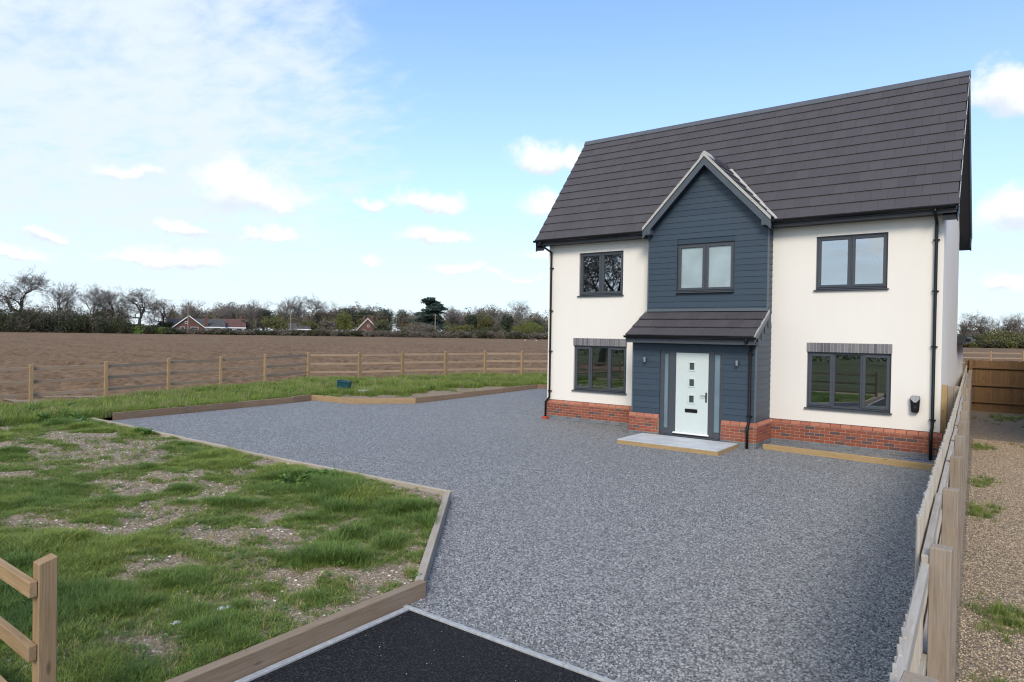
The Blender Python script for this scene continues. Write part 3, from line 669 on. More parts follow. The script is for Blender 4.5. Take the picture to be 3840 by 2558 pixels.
pl = MB(); pl.box(XL-0.052, BX0-0.01, PF+0.006, TW, -0.15, ZP-0.006); pl.box(BX1+0.01, XR+0.052, PF+0.006, TW, -0.15, ZP-0.006)
pl.box(XR-TW, XR+0.050, TW, DEP+0.05, -0.15, ZP-0.004); pl.box(XL-0.050, XL+TW, TW, DEP+0.05, -0.15, ZP-0.004)
# keep the sloped caps clear: mortar core stops at the cap base in front
plinth = MB(); 
def core(x0, x1, y0, y1): plinth.box(x0, x1, y0, y1, -0.15, ZG+5*0.075+0.004)
core(XL-0.050, BX0-0.02, PF+0.006, TW-0.01); core(BX1+0.02, XR+0.050, PF+0.0061, TW-0.01)
core(XR-TW, XR+0.050, TW, DEP+0.05); core(XL-0.050, XL+TW, TW, DEP+0.05); core(XL+TW, XR-TW, DEP-TW+0.01, DEP+0.05)
core(BX0-0.050, 4.305, PY-0.050, PF-0.0); core(5.941, BX1+0.050, PY-0.0501, PF-0.0)
plinth = plinth.build('plinth', M['mortar'], house)
gs = MB()
for c in range(5):
    z = ZG+c*0.075
    run_x(plinth, XL-0.056, BX0-0.056, PF, z, M['brick'], 's', c % 2); run_x(plinth, BX1+0.056, XR+0.056, PF, z, M['brick'], 's', (c+1) % 2)
    run_x(plinth, BX0-0.056, 4.300, PY-0.056, z, M['brick'], 's', c % 2); run_x(plinth, 5.946, BX1+0.056, PY-0.056, z, M['brick'], 's', (c+1) % 2)
    run_y(plinth, PY+0.05, PF, BX1+0.056, z, M['brick'], 's', c % 2)
    run_y(None, PF+0.05, DEP, XR+0.056, z, None, 's', c % 2, gs)
    run_y(None, PY+0.05, PF, BX0+0.044, z, None, 's', c % 2, gs)
for c in range(1, 4):
    z = ZG-c*0.075
    st = MB() if c == 1 else MB()
    greys = BR.setdefault('greymb', MB())
    run_x(None, XL-0.056, BX0-0.056, PF, z, None, 's', c % 2, greys); run_x(None, BX1+0.056, XR+0.056, PF, z, None, 's', (c+1) % 2, greys)
    run_x(None, BX0-0.056, 4.300, PY-0.056, z, None, 's', c % 2, greys); run_x(None, 5.946, BX1+0.056, PY-0.056, z, None, 's', (c+1) % 2, greys)
    run_y(None, PY+0.05, PF, BX1+0.056, z, None, 's', c % 2, greys); run_y(None, PF+0.05, DEP, XR+0.056, z, None, 's', c % 2, greys)
tag(BR['greymb'].build('grey_brick_courses', M['brick_grey'], plinth), kind='stuff')
tag(gs.build('side_brick_courses', M['brick'], plinth), kind='stuff')
zc = ZG+5*0.075
cap_x(plinth, XL-0.056, BX0-0.02, PF, zc); cap_x(plinth, BX1+0.056, XR+0.056, PF, zc)
cap_x(plinth, BX0-0.056, 4.300, PY-0.056, zc); cap_x(plinth, 5.946, BX1+0.03, PY-0.056, zc); cap_y(plinth, PY-0.03, PF+0.03, BX1+0.056, zc)
cap_y(plinth, PF+0.02, DEP, XR+0.056, zc)
MB().box(XR-0.10, XR-0.004, 0.05, DEP, zc, ZP+0.002).build('wall_foot', M['render'], house)
MB().box(XL+0.0, XR-0.10, 0.045, TW-0.02, zc+0.002, ZP+0.002).build('wall_foot', M['render'], house)
# soldier lintels
for (x0, x1, _, _), xa, xb in ((WGL, 0.925, 2.738), (WGR, 7.575, 9.402)):
    L = MB().box(xa, xb, -0.004, 0.02, GZ1+0.001, GZL).build('lintel', M['mortar_grey'], house, origin=((xa+xb)/2, 0, GZ1))
    n_ = round((xb-xa)/0.0755); wd = (xb-xa)/n_
    if 'sol' not in BR: BR['sol'] = MB().box(-0.032, 0.032, -0.02, 0.02, -0.11, 0.11).mesh('brick', (0, 0, 0), 0.003)
    for k in range(n_):
        link('brick', BR['sol'], M['brick_soldier'], L, (xa+(k+0.5)*wd, 0.006+random.uniform(-0.002, 0.001), (GZ1+GZL)/2), None, (1, 1, (GZL-GZ1-0.008)/0.22)); nb[0] += 1
# ---- cladding
def board_mb(m, x0, x1, z, h, y, xa=None, xb=None):        # tapered weatherboard facing -y
    xa = x0 if xa is None else xa; xb = x1 if xb is None else xb
    m.add([(x0, y-0.019, z), (x1, y-0.019, z), (x1, y, z), (x0, y, z), (xa, y-0.007, z+h), (xb, y-0.007, z+h), (xb, y, z+h), (xa, y, z+h)],
          [(0, 3, 2, 1), (4, 5, 6, 7), (0, 1, 5, 4), (1, 2, 6, 5), (2, 3, 7, 6), (3, 0, 4, 7)]); return m
def board_x(parent, x0, x1, z, h, y, cutl=0, cutr=0):
    board_mb(MB(), x0, x1, z, h, y, x0+cutl, x1-cutr).build('board', M['clad'], parent, origin=((x0+x1)/2, y, z))
def board_side(parent, y0, y1, z, h, x):
    m = MB(); m.add([(x+0.019, y0, z), (x+0.019, y1, z), (x, y1, z), (x, y0, z), (x+0.007, y0, z+h), (x+0.007, y1, z+h), (x, y1, z+h), (x, y0, z+h)],
          [(0, 3, 2, 1), (4, 5, 6, 7), (0, 1, 5, 4), (1, 2, 6, 5), (2, 3, 7, 6), (3, 0, 4, 7)])
    o = m.mesh('board', (x, (y0+y1)/2, z)); link('board', o, M['clad'], parent, (x, (y0+y1)/2, z))
BH = 0.1515
AX, AZ, SL = (BX0+BX1)/2 + 0.012, 7.40, 1.055         # bay roof apex and slope
by = BY+0.019
bay = MB(); holewall(bay, BX0+0.019, BX1-0.019, 3.18, 5.5, [WUM], by, by+0.16)
hw = (BX1-BX0)/2-0.02
bay.prism([(AX-hw, 5.5), (AX+hw, 5.5), (AX+hw, AZ-0.2-SL*hw+0.02), (AX, AZ-0.20), (AX-hw, AZ-0.2-SL*hw+0.02)], by, by+0.16, 'y')
bay.box(BX1-0.119, BX1-0.020, by+0.16, 0.01, 2.5, 5.55); bay.box(BX0+0.020, BX0+0.119, by+0.16, 0.01, 2.5, 5.55)
bay = bay.build('bay_cladding', M['clad'], house, origin=(AX, BY, 3.2))
z = 3.29
while z < 7.1:
    zt = z+BH+0.012
    half = min(hw+0.005, (AZ-0.16-zt)/SL); half0 = min(hw+0.005, (AZ-0.16-z)/SL)
    if half > 0.03:
        cut = half0-half
        if zt > WUM[2]-0.01 and z < WUM[3]:
            board_x(bay, AX-half0, WUM[0]-0.004, z, BH+0.012, by, cut, 0); board_x(bay, WUM[1]+0.004, AX+half0, z, BH+0.012, by, 0, cut)
        else: board_x(bay, AX-half0, AX+half0, z, BH+0.012, by, cut, cut)
    if z < 5.4: board_side(bay, BY+0.02, -0.004, z, BH+0.012, BX1-0.019)
    z += BH
# window surround reveal of the clad bay
MB().box(BX1-0.03, BX1+0.004, BY-0.006, BY+0.035, 3.2, 5.52).build('corner_trim', M['trim'], bay, bevel=0.003)
MB().box(BX0-0.004, BX0+0.03, BY-0.006, BY+0.035, 3.2, 5.52).build('corner_trim', M['trim'], bay, bevel=0.003)
# porch
D0, D1, DZ0, DZ1 = 4.305, 5.941, 0.157, 2.315
py = PY+0.019
por = MB(); holewall(por, BX0+0.019, BX1-0.019, 0.10, 2.56, [(D0, D1, 0.1001, DZ1)], py, py+0.16)
por.box(BX1-0.119, BX1-0.021, py+0.16, PF, 0.63, 2.50); por.box(BX0+0.021, BX0+0.119, py+0.16, PF, 0.63, 2.50)
por.prism([(py+0.16, 2.5), (BY+0.02, 2.5), (BY+0.02, 3.20), (py+0.16, 2.70)], BX1-0.119, BX1-0.021, 'x'); por.prism([(py+0.16, 2.5), (BY+0.02, 2.5), (BY+0.02, 3.20), (py+0.16, 2.70)], BX0+0.021, BX0+0.119, 'x')
por.box(BX1-0.119, BX1-0.0212, BY+0.02, PF, 2.5, 3.25); por.box(BX0+0.0212, BX0+0.119, BY+0.02, PF, 2.5, 3.25)
por = por.build('porch_cladding', M['clad'], house, origin=(AX, PY, 0.64))
z = 0.640
while z < 2.50:
    h = min(BH+0.012, 2.55-z)
    if z < DZ1-0.01:
        board_x(por, BX0+0.02, D0-0.006, z, h, py); board_x(por, D1+0.006, BX1-0.02, z, h, py)
    else: board_x(por, BX0+0.02, BX1-0.02, z, h, py)
    z += BH
z = 0.640
while z < 3.3:
    yf = PY+0.02
    if z+BH > 2.55: yf = PY+0.05+(z+BH-2.55)/0.575
    if yf < PF-0.05: board_side(por, yf, -0.004, z, BH+0.012, BX1-0.019)
    z += BH
MB().box(BX1-0.03, BX1+0.004, PY-0.006, PY+0.035, 0.645, 2.56).build('corner_trim', M['trim'], por, bevel=0.003)
MB().box(BX0-0.004, BX0+0.03, PY-0.006, PY+0.035, 0.645, 2.56).build('corner_trim', M['trim'], por, bevel=0.003)
# front door set
dm = MB(); ya, yb = PY+0.03, PY+0.11; L0, L1, LZ0, LZ1 = 4.731, 5.577, 0.245, 2.252
g0, g1 = D0+0.098, D0+0.239; h0, h1 = D1-0.226, D1-0.053; gzb, gzt = 0.30, 2.245
dm.box(D0, g0, ya, yb, DZ0, DZ1); dm.box(g1, L0-0.004, ya, yb, DZ0, DZ1); dm.box(L1+0.004, h0, ya, yb, DZ0, DZ1); dm.box(h1, D1, ya, yb, DZ0, DZ1)
dm.box(g0, g1, ya, yb, gzt, DZ1-0.001); dm.box(g0, g1, ya, yb, DZ0+0.001, gzb); dm.box(h0, h1, ya, yb, gzt, DZ1-0.001); dm.box(h0, h1, ya, yb, DZ0+0.001, gzb)
dm.box(L0-0.004, L1+0.004, ya, yb, LZ1+0.004, DZ1-0.002); dm.box(L0-0.004, L1+0.004, ya, yb, DZ0+0.002, LZ0-0.02)
dm.box(D0-0.02, D1+0.02, ya-0.05, ya+0.02, 0.10, DZ0-0.001)
door = dm.build('front_door', M['anth'], house, origin=((D0+D1)/2, PY, DZ0), bevel=0.004)
for a, b_ in ((g0, g1), (h0, h1)):
    s = 0.016; m = MB()
    m.box(a-0.002, a+s, ya-0.008, ya+0.03, gzb-0.002, gzt+0.002); m.box(b_-s, b_+0.002, ya-0.008, ya+0.03, gzb-0.002, gzt+0.002); m.box(a+s, b_-s, ya-0.008, ya+0.03, gzt-s, gzt+0.002); m.box(a+s, b_-s, ya-0.008, ya+0.03, gzb-0.002, gzb+s)
    m.build('sidelight_bead', M['anth'], door); MB().box(a+s-0.003, b_-s+0.003, ya+0.015, ya+0.022, gzb+s-0.003, gzt-s+0.003).build('sidelight', M['frost_dark'], door)
DC = (L0+L1)/2-0.005; wins = [(DC-0.065, DC+0.065, LZ1-0.335-k*0.412-0.09, LZ1-0.335-k*0.412+0.09) for k in range(3)]
lf = MB(); holewall(lf, L0, L1, LZ0, LZ1, wins, ya+0.012, ya+0.056); lf.build('door_leaf', M['door'], door)
for a, b_, c, d_ in wins:
    m = MB(); t = 0.032; y0, y1 = ya-0.002, ya+0.03
    m.box(a-t, a+0.004, y0, y1, c-t, d_+t); m.box(b_-0.004, b_+t, y0, y1, c-t, d_+t); m.box(a+0.004, b_-0.004, y0, y1, d_-0.004, d_+t-0.001); m.box(a+0.004, b_-0.004, y0, y1, c-t+0.001, c+0.004)
    m.build('glazing_surround', M['door'], door, bevel=0.005); MB().box(a, b_, ya+0.028, ya+0.036, c, d_).build('door_pane', M['doorglass'], door)
m = MB(); m.box(DC-0.16, DC+0.16, ya-0.006, ya+0.014, 0.755, 0.845); m.box(DC-0.135, DC+0.135, ya-0.014, ya-0.005, 0.775, 0.825); m.build('letter_plate', M['black'], door, bevel=0.004)
m = MB(); m.box(L1-0.062, L1-0.030, ya-0.004, ya+0.014, 1.04, 1.28); m.tube([(L1-0.046, ya-0.004, 1.20), (L1-0.046, ya-0.05, 1.20), (L1-0.06, ya-0.056, 1.20), (L1-0.175, ya-0.056, 1.197)], 0.010, 8); m.tube([(L1-0.046, ya-0.012, 1.09), (L1-0.046, ya+0.0, 1.09)], 0.014, 10)
m.build('handle', M['black'], door)
MB().prism([(ya-0.05, 0.205), (ya-0.05, 0.215), (ya+0.012, 0.243), (ya+0.012, 0.205)], L0-0.05, L1+0.04, 'x').build('weather_bar', M['white'], door)
# wall lights
for x in (3.905, 6.309):
    m = MB(); m.tube([(x, PY-0.075, 1.985), (x, PY-0.075, 2.115)], 0.032, 16); m.box(x-0.03, x+0.03, PY-0.075, PY+0.004, 2.02, 2.08)
    wl = m.build('wall_light', M['anth'], house, origin=(x, PY, 2.05)); MB().tube([(x, PY-0.077, 1.99), (x, PY-0.077, 2.11)], 0.0325, 16).build('lamp_body', M['steel'], wl)
# ---- roofs
DECK = 0.045
def slope_frame(p0, ux, us):              # origin, along-eave unit, up-slope unit
    ux = Vector(ux).normalized(); us = Vector(us).normalized(); return Vector(p0), ux, us, ux.cross(us)
TWD, TLEN, TTH = 0.335, 0.42, 0.025
def tilemesh(wd, key):
    if key not in BR:
        m = MB(); a = wd/2-0.0010
        m.add([(-a, 0, 0), (a, 0, 0), (a, TLEN, 0), (-a, TLEN, 0), (-a, 0.004, TTH), (a, 0.004, TTH), (a, TLEN, TTH), (-a, TLEN, TTH)], [(0, 3, 2, 1), (4, 5, 6, 7), (0, 1, 5, 4), (1, 2, 6, 5), (2, 3, 7, 6), (3, 0, 4, 7)])
        BR[key] = m.mesh('roof_tile', (0, 0, 0), 0.0018)
    return BR[key]
TILES = []
def tile_slope(parent, frame, width, rows, gauge, keep, off0=0.0):
    o, ux, us, nn = frame
    tilt = math.atan2(TTH, gauge)         # tail lies on the course below
    for r in range(rows):
        x = -(TWD/2 if r % 2 else 0.0) + off0
        while x < width-0.01:
            a, b = max(x, 0.0), min(x+TWD, width)
            if b-a > 0.05:
                c = o + ux*((a+b)/2) + us*(r*gauge) + nn*(TTH*0.98)
                if keep is None or keep(c + us*gauge*0.5, (b-a)):
                    TILES.append((parent, c, ux, us, nn, tilt, (b-a)))
            x += TWD
def emit_tiles():
    TILES.sort(key=lambda t: (t[1]-Vector(CAM)).length)
    rest = {}
    for k, (parent, c, ux, us, nn, tilt, wd) in enumerate(TILES):
        yv = (us*math.cos(tilt) - nn*math.sin(tilt)); zv = ux.cross(yv)
        rot = Matrix((ux, yv, zv)).transposed()
        rot = rot @ Matrix.Rotation(random.uniform(-0.0025, 0.0025), 3, 'Z')
        c = c + nn*random.uniform(-0.0015, 0.0015)
        if k < 300: link('roof_tile', tilemesh(TWD, 'tile'), M['tile'], parent, c, rot.to_euler(), (wd/TWD, 1, 1))
        else:
            m = rest.setdefault(parent.name, (parent, MB())); a = wd/2-0.0015
            vs = [(-a, 0, 0), (a, 0, 0), (a, TLEN, 0), (-a, TLEN, 0), (-a, 0.004, TTH), (a, 0.004, TTH), (a, TLEN, TTH), (-a, TLEN, TTH)]
            m[1].add([c + rot @ Vector(v) for v in vs], [(0, 3, 2, 1), (4, 5, 6, 7), (0, 1, 5, 4), (1, 2, 6, 5), (2, 3, 7, 6), (3, 0, 4, 7)])
    for parent, m in rest.values(): tag(m.build('far_roof_tiles', M['tile'], parent), kind='stuff')
us_main = Vector((0, RY-EY, RZ-EZ)); LEN = us_main.length; us_main.normalize(); nn_main = Vector((1, 0, 0)).cross(us_main)
def prof(off):                             # roof profile lowered by off along the normal
    sl = (RZ-EZ)/(RY-EY); dz = off*math.sqrt(1+sl*sl)
    return [(EY+0.02, EZ-dz+0.02*sl), (RY, RZ-dz), (DEP-EY-0.02, EZ-dz+0.02*sl)]
a_, b_ = prof(0.03), prof(0.075)
roof = MB().prism(a_ + b_[::-1], RX0+0.012, RX1-0.012, 'x').build('main_roof', M['anth_dark'], house, origin=(5.17, RY, EZ))
GA = (LEN-0.10)/13
def keep_main(p, wd):
    # leave out tiles that lie wholly beneath the bay roof
    half = (AZ - p.z)/SL
    return not (abs(p.x-AX) < half-0.42 and p.z < AZ-0.45)
tile_slope(roof, slope_frame(Vector((RX0, EY, EZ)) - nn_main*0.025, (1, 0, 0), us_main), RX1-RX0, 13, GA, keep_main)
# rear slope covered with plain courses
rb = MB(); sl = (RZ-EZ)/(RY-EY)
for r in range(13):
    y0 = DEP-EY-(r*GA)*math.cos(math.atan(sl)); z0 = EZ+(r*GA)*math.sin(math.atan(sl)); y1 = y0-(GA+0.05)*math.cos(math.atan(sl)); z1 = z0+(GA+0.05)*math.sin(math.atan(sl))
    rb.add([(RX0, y0, z0-0.02), (RX1, y0, z0-0.02), (RX1, y1, z1-0.04), (RX0, y1, z1-0.04), (RX0, y0+0.01, z0+0.005), (RX1, y0+0.01, z0+0.005), (RX1, y1+0.01, z1-0.02), (RX0, y1+0.01, z1-0.02)], [(0, 3, 2, 1), (4, 5, 6, 7), (0, 1, 5, 4), (1, 2, 6, 5), (2, 3, 7, 6), (3, 0, 4, 7)])
rb.build('rear_tile_courses', M['tile'], roof)
# ridge caps
nrd = 24; wd = (RX1-RX0+0.02)/nrd
for k in range(nrd):
    x0 = RX0-0.01+k*wd; t = 0.105
    m = MB().prism([(RY-t, RZ-t*sl*0.93+0.012), (RY-t-0.008, RZ-t*sl*0.93+0.03), (RY-0.03, RZ+0.052), (RY+0.03, RZ+0.052), (RY+t+0.008, RZ-t*sl*0.93+0.03), (RY+t, RZ-t*sl*0.93+0.012), (RY, RZ+0.015)], x0, x0+wd-0.003, 'x')
    m.build('ridge_tile', M['ridge'], roof, origin=(x0+wd/2, RY, RZ))
# barge boards of the main gables
def barge_poly(top, bot):
    a = prof(top); b = prof(bot); return a, b
for xb in (RX1-0.040, RX0+0.016):
    a, b = barge_poly(0.076, 0.235)
    MB().prism([a[0], a[1], b[1], (b[0][0], b[0][1])], xb, xb+0.024, 'x').build('barge_board', M['anth_dark'], house)
    MB().prism([a[1], a[2], b[2], b[1]], xb+0.0005, xb+0.0245, 'x').build('barge_board', M['anth_dark'], house)
    MB().box(xb-0.001, xb+0.025, EY+0.02, 0.02, ZS-0.02, EZ-0.02).build('box_end', M['anth_dark'], house)
    MB().box(xb-0.001, xb+0.025, DEP-0.02, DEP-EY-0.02, ZS-0.14, EZ-0.02).build('box_end', M['anth_dark'], house)
for xa, xb in ((XR-0.02, RX1-0.04), (RX0+0.04, XL+0.02)):
    a, b = barge_poly(0.20, 0.215)
    MB().prism([a[0], a[1], a[2], b[2], b[1], b[0]], xa, xb, 'x').build('verge_soffit', M['anth_dark'], house)
# light mortar line along the right verge
a, b = prof(-0.012), prof(0.028)
MB().prism([a[0], a[1], b[1], b[0]], RX1-0.012, RX1-0.002, 'x').build('verge_mortar', M['mortar_grey'], roof)
MB().prism([a[1], a[2], b[2], b[1]], RX1-0.012, RX1-0.0021, 'x').build('verge_mortar', M['mortar_grey'], roof)
# fascia, soffit, gutters
FY = EY+0.045
for x0, x1 in ((RX0+0.02, AX-1.66), (AX+1.66, RX1-0.02)):
    MB().box(x0, x1, FY, FY+0.02, ZS-0.02, EZ+0.005).build('fascia', M['anth_dark'], house); MB().box(x0, x1, FY+0.02, 0.0, ZS-0.015, ZS-0.003).build('soffit', M['anth_dark'], house)
MB().box(RX0+0.02, RX1-0.02, DEP-EY-0.065, DEP-EY-0.045, ZS-0.02, EZ+0.005).build('fascia', M['anth_dark'], house)
def gutter(x0, x1, yc, zc, r=0.056, axis='x', brackets=()):
    pts = [(math.cos(t)*r, math.sin(t)*r) for t in np.linspace(math.pi, 2*math.pi, 11)]; inn = [(math.cos(t)*(r-0.006), math.sin(t)*(r-0.006)) for t in np.linspace(2*math.pi, math.pi, 11)]
    poly = [(r+0.004, 0.008), (r-0.008, 0.008)][:0] + pts + inn
    m = MB().prism([(yc+u, zc+v) for u, v in poly], x0, x1, 'x')
    m.prism([(yc-r-0.006, zc-0.004), (yc-r-0.006, zc+0.008), (yc-r+0.006, zc+0.008), (yc-r+0.006, zc-0.004)], x0, x1, 'x')
    for xe in (x0, x1-0.006): m.prism([(yc+u, zc+v) for u, v in pts], xe, xe+0.006, 'x')
    gt = m.build('gutter', M['black'], house)
    for xk in brackets:
        bp = [(math.cos(t)*(r+0.010), math.sin(t)*(r+0.010)) for t in np.linspace(math.pi, 2*math.pi, 11)]
        MB().prism([(yc+u, zc+v) for u, v in bp+[(r-0.01, 0.004), (r-0.01, -0.004)]] if False else [(yc+u, zc+v) for u, v in bp], xk-0.015, xk+0.015, 'x').build('gutter_bracket', M['black'], gt)
    return gt
GY, GZc = FY-0.062, EZ-0.012
gutter(RX0-0.03, AX-1.70, GY, GZc, brackets=(0.75, 1.6, 2.5)); gutter(AX+1.72, RX1-0.06, GY, GZc, brackets=(7.15, 7.9, 8.85, 9.75, 10.35))
def pipe(path, r, brackets, parent=house, gully=None):
    dp = MB().tube(path, r, 14).build('downpipe', M['black'], parent, smooth=True)
    for (x, y, z) in brackets:
        m = MB(); m.tube([(x, y, z-0.018), (x, y, z+0.018)], r+0.006, 14); m.box(x-r-0.03, x+r+0.03, y+0.0, y+0.055, z-0.012, z+0.012); m.build('pipe_clip', M['black'], dp)
    if gully: m = MB(); m.box(gully[0]-0.08, gully[0]+0.08, gully[1]-0.08, gully[1]+0.08, gully[2]-0.1, gully[2]+0.045); m.build('gully_collar', M['clay'], dp, bevel=0.01)
r_ = 0.034; yw = -0.062
pipe([(-0.10, GY, GZc-0.03), (-0.10, GY, GZc-0.11), (0.115, yw, 5.20), (0.115, yw, 5.10), (0.125, yw, 0.72), (0.03, yw-0.06, 0.58), (0.03, yw-0.06, 0.12)], r_, [(0.118, yw, 4.72), (0.12, yw, 3.4), (0.122, yw, 2.15), (0.124, yw, 0.92)], gully=(0.03, yw-0.06, 0.08))
pipe([(10.19, GY, GZc-0.03), (10.19, GY, GZc-0.12), (10.205, yw, 5.26), (10.205, yw, 5.15), (10.205, yw, 0.76), (10.19, yw-0.065, 0.62), (10.19, yw-0.065, 0.03)], r_, [(10.205, yw, 4.87), (10.205, yw, 3.75), (10.205, yw, 2.53), (10.205, yw, 0.92)])
# bay roof
HB = 1.705; FZb = AZ - SL*HB; YF, YBk = -0.625, 1.30
us_r = Vector((-1, 0, SL)).normalized(); us_l = Vector((1, 0, SL)).normalized(); LB = HB*math.sqrt(1+SL*SL)
th = math.sqrt(1+SL*SL)
def bprof(off): return [(AX-HB+0.01, FZb+0.0105*0-off*th+0.01*SL), (AX, AZ-off*th), (AX+HB-0.01, FZb-off*th+0.01*SL)]
a, b = bprof(0.03), bprof(0.075)
broof = MB().prism(a+b[::-1], YF+0.01, YBk, 'y').build('bay_roof', M['anth_dark'], house, origin=(AX, 0, FZb))
def keep_bay(p, wd): return roof_z(p.y)-0.10 < p.z + 0.45
gb = (LB-0.05)/7
o_r = Vector((AX+HB, YF, FZb)); fr_r = (o_r, Vector((0, 1, 0)), us_r, Vector((0, 1, 0)).cross(us_r))
tile_slope(broof, (fr_r[0]-fr_r[3]*0.025, *fr_r[1:]), YBk-YF, 7, gb, keep_bay)
o_l = Vector((AX-HB, YBk, FZb)); fr_l = (o_l, Vector((0, -1, 0)), us_l, Vector((0, -1, 0)).cross(us_l))
tile_slope(broof, (fr_l[0]-fr_l[3]*0.025, *fr_l[1:]), YBk-YF, 7, gb, keep_bay, (YBk-YF) % TWD)
for k in range(4):
    y0 = YF-0.005+k*0.45; t = 0.12
    MB().prism([(AX-t, AZ-t*SL+0.02), (AX-t, AZ-t*SL+0.045), (AX-0.025, AZ+0.05), (AX+0.025, AZ+0.05), (AX+t, AZ-t*SL+0.045), (AX+t, AZ-t*SL+0.02), (AX, AZ+0.01)], y0, y0+0.447, 'y').build('ridge_tile', M['tile'] if k else M['mortar_grey'], broof, origin=(AX, y0, AZ))
# pale mortared verge and barge boards on the bay gable
a, b = bprof(-0.008), bprof(0.052)
for s0, s1 in ((0, 1), (1, 2)):
    MB().prism([a[s0], a[s1], b[s1], b[s0]], YF-0.006, YF+0.035, 'y').build('verge_mortar', M['mortar_grey'], broof)
a, b = bprof(0.053), bprof(0.205)
for s0, s1, sg in ((0, 1, -1), (2, 1, 1)):
    foot = (b[s0][0], b[s0][1]); MB().prism([a[s0], a[1], b[1], foot], YF+0.012, YF+0.036, 'y').build('barge_board', M['barge'], broof)
    x0, x1 = sorted((AX+sg*(HB-0.045), AX+sg*(HB-0.235))); MB().box(x0, x1, YF+0.0115, BY+0.0, ZS+0.0, FZb+0.02).build('box_end', M['barge'], broof, bevel=0.003)
a, b = bprof(0.18), bprof(0.195)
MB().prism(a+b[::-1], YF+0.036, BY+0.02, 'y').build('verge_soffit', M['anth_dark'], broof)
# valley mortar on both sides
for sg in (-1, 1):
    pts = []
    for t in np.linspace(0.0, 1.0, 14):
        zz_ = FZb-0.02 + (AZ-0.10-FZb)*t; y_ = EY+(zz_-EZ)*(RY-EY)/(RZ-EZ); x_ = AX+sg*(AZ-zz_)/SL
        pts.append(Vector((x_, y_, zz_)) + nn_main*0.028 + Vector((sg*0.02, 0, 0)))
    m = MB(); 
    wv = Vector((1, 0, 0))
    vs = []; fs = []
    for q in pts:
        j = random.uniform(-0.008, 0.008); vs += [q + wv*(-0.05+j), q + wv*(0.05+j) , q + wv*(0.05+j) - nn_main*0.05, q + wv*(-0.05+j) - nn_main*0.05]
    for k in range(len(pts)-1):
        for e in range(4): fs.append((4*k+e, 4*k+(e+1) % 4, 4*k+4+(e+1) % 4, 4*k+4+e))
    fs += [(0, 1, 2, 3), tuple(4*(len(pts)-1)+e for e in range(4))]
    m.add(vs, fs); m.build('valley_mortar', M['mortar_grey'], broof)
# porch roof
PEY, PEZ, PTY, PTZ = -1.56, 2.685, BY+0.0, 3.335
usp = Vector((0, PTY-PEY, PTZ-PEZ)); LP = usp.length; usp.normalize(); nnp = Vector((1, 0, 0)).cross(usp); PX0, PX1 = BX0-0.05, BX1+0.045
m = MB(); m.prism([(PEY+0.02, PEZ-0.03), (PTY+0.02, PTZ-0.02), (PTY+0.02, PTZ-0.09), (PEY+0.02, PEZ-0.085)], PX0+0.01, PX1-0.01, 'x'); proof = m.build('porch_roof', M['anth_dark'], house, origin=(AX, PEY, PEZ))
gp_ = (LP-0.02)/3
tile_slope(proof, slope_frame(Vector((PX0, PEY, PEZ)) - nnp*0.025, (1, 0, 0), usp), PX1-PX0, 3, gp_, None)
for x0 in (PX0-0.004, PX1-0.010):
    MB().prism([(PEY, PEZ-0.05), (PEY, PEZ+0.018), (PTY+0.01, PTZ+0.025), (PTY+0.01, PTZ-0.04)], x0, x0+0.014, 'x').build('verge_mortar', M['mortar_grey'], proof)
    MB().prism([(PEY+0.03, PEZ-0.16), (PEY+0.03, PEZ-0.052), (PTY+0.01, PTZ-0.042), (PTY+0.01, PTZ-0.15)], x0+0.001, x0+0.013, 'x').build('barge_board', M['trim'], proof)
MB().prism([(PTY-0.07, PTZ+0.0), (PTY-0.065, PTZ+0.012), (PTY-0.004, PTZ+0.03), (PTY-0.004, PTZ+0.07), (PTY+0.012, PTZ+0.07), (PTY+0.012, PTZ)], BX0, BX1, 'x').build('flashing', M['trim'], proof)
MB().box(PX0+0.005, PX1-0.005, PEY+0.045, PEY+0.065, 2.49, PEZ-0.012).build('fascia', M['anth'], proof); MB().box(PX0+0.005, PX1-0.005, PEY+0.065, PY+0.02, 2.493, 2.505).build('soffit', M['anth_dark'], proof)
gutter(PX0-0.02, PX1+0.06, PEY-0.015, PEZ-0.02, 0.054, brackets=(3.8, 4.75, 5.7, 6.5))
pipe([(6.60, PEY-0.015, PEZ-0.04), (6.60, PEY-0.015, PEZ-0.12), (6.615, PY-0.05, 2.40), (6.615, PY-0.05, 2.30), (6.615, PY-0.05, 0.66), (6.60, PY-0.115, 0.53), (6.60, PY-0.115, -0.02)], r_, [(6.615, PY-0.05, 2.27), (6.615, PY-0.05, 0.80)], gully=(6.60, PY-0.115, -0.02))
emit_tiles()
# flat-roofed rear extension
ex = MB(); ex.box(6.0, XR-0.02, DEP+0.002, 8.5, ZP-0.5, 2.74); ex = ex.build('rear_extension', M['render'], house)
MB().box(5.8, XR+0.22, DEP+0.004, 8.7, 2.742, 2.80).build('extension_roof', M['anth_dark'], ex); MB().box(5.8, XR+0.20, DEP+0.006, 8.72, 2.60, 2.741).build('extension_fascia', M['anth_dark'], ex)
MB().box(XR+0.201, XR+0.30, DEP+0.3, 8.7, 2.66, 2.735).build('extension_gutter', M['black'], ex)
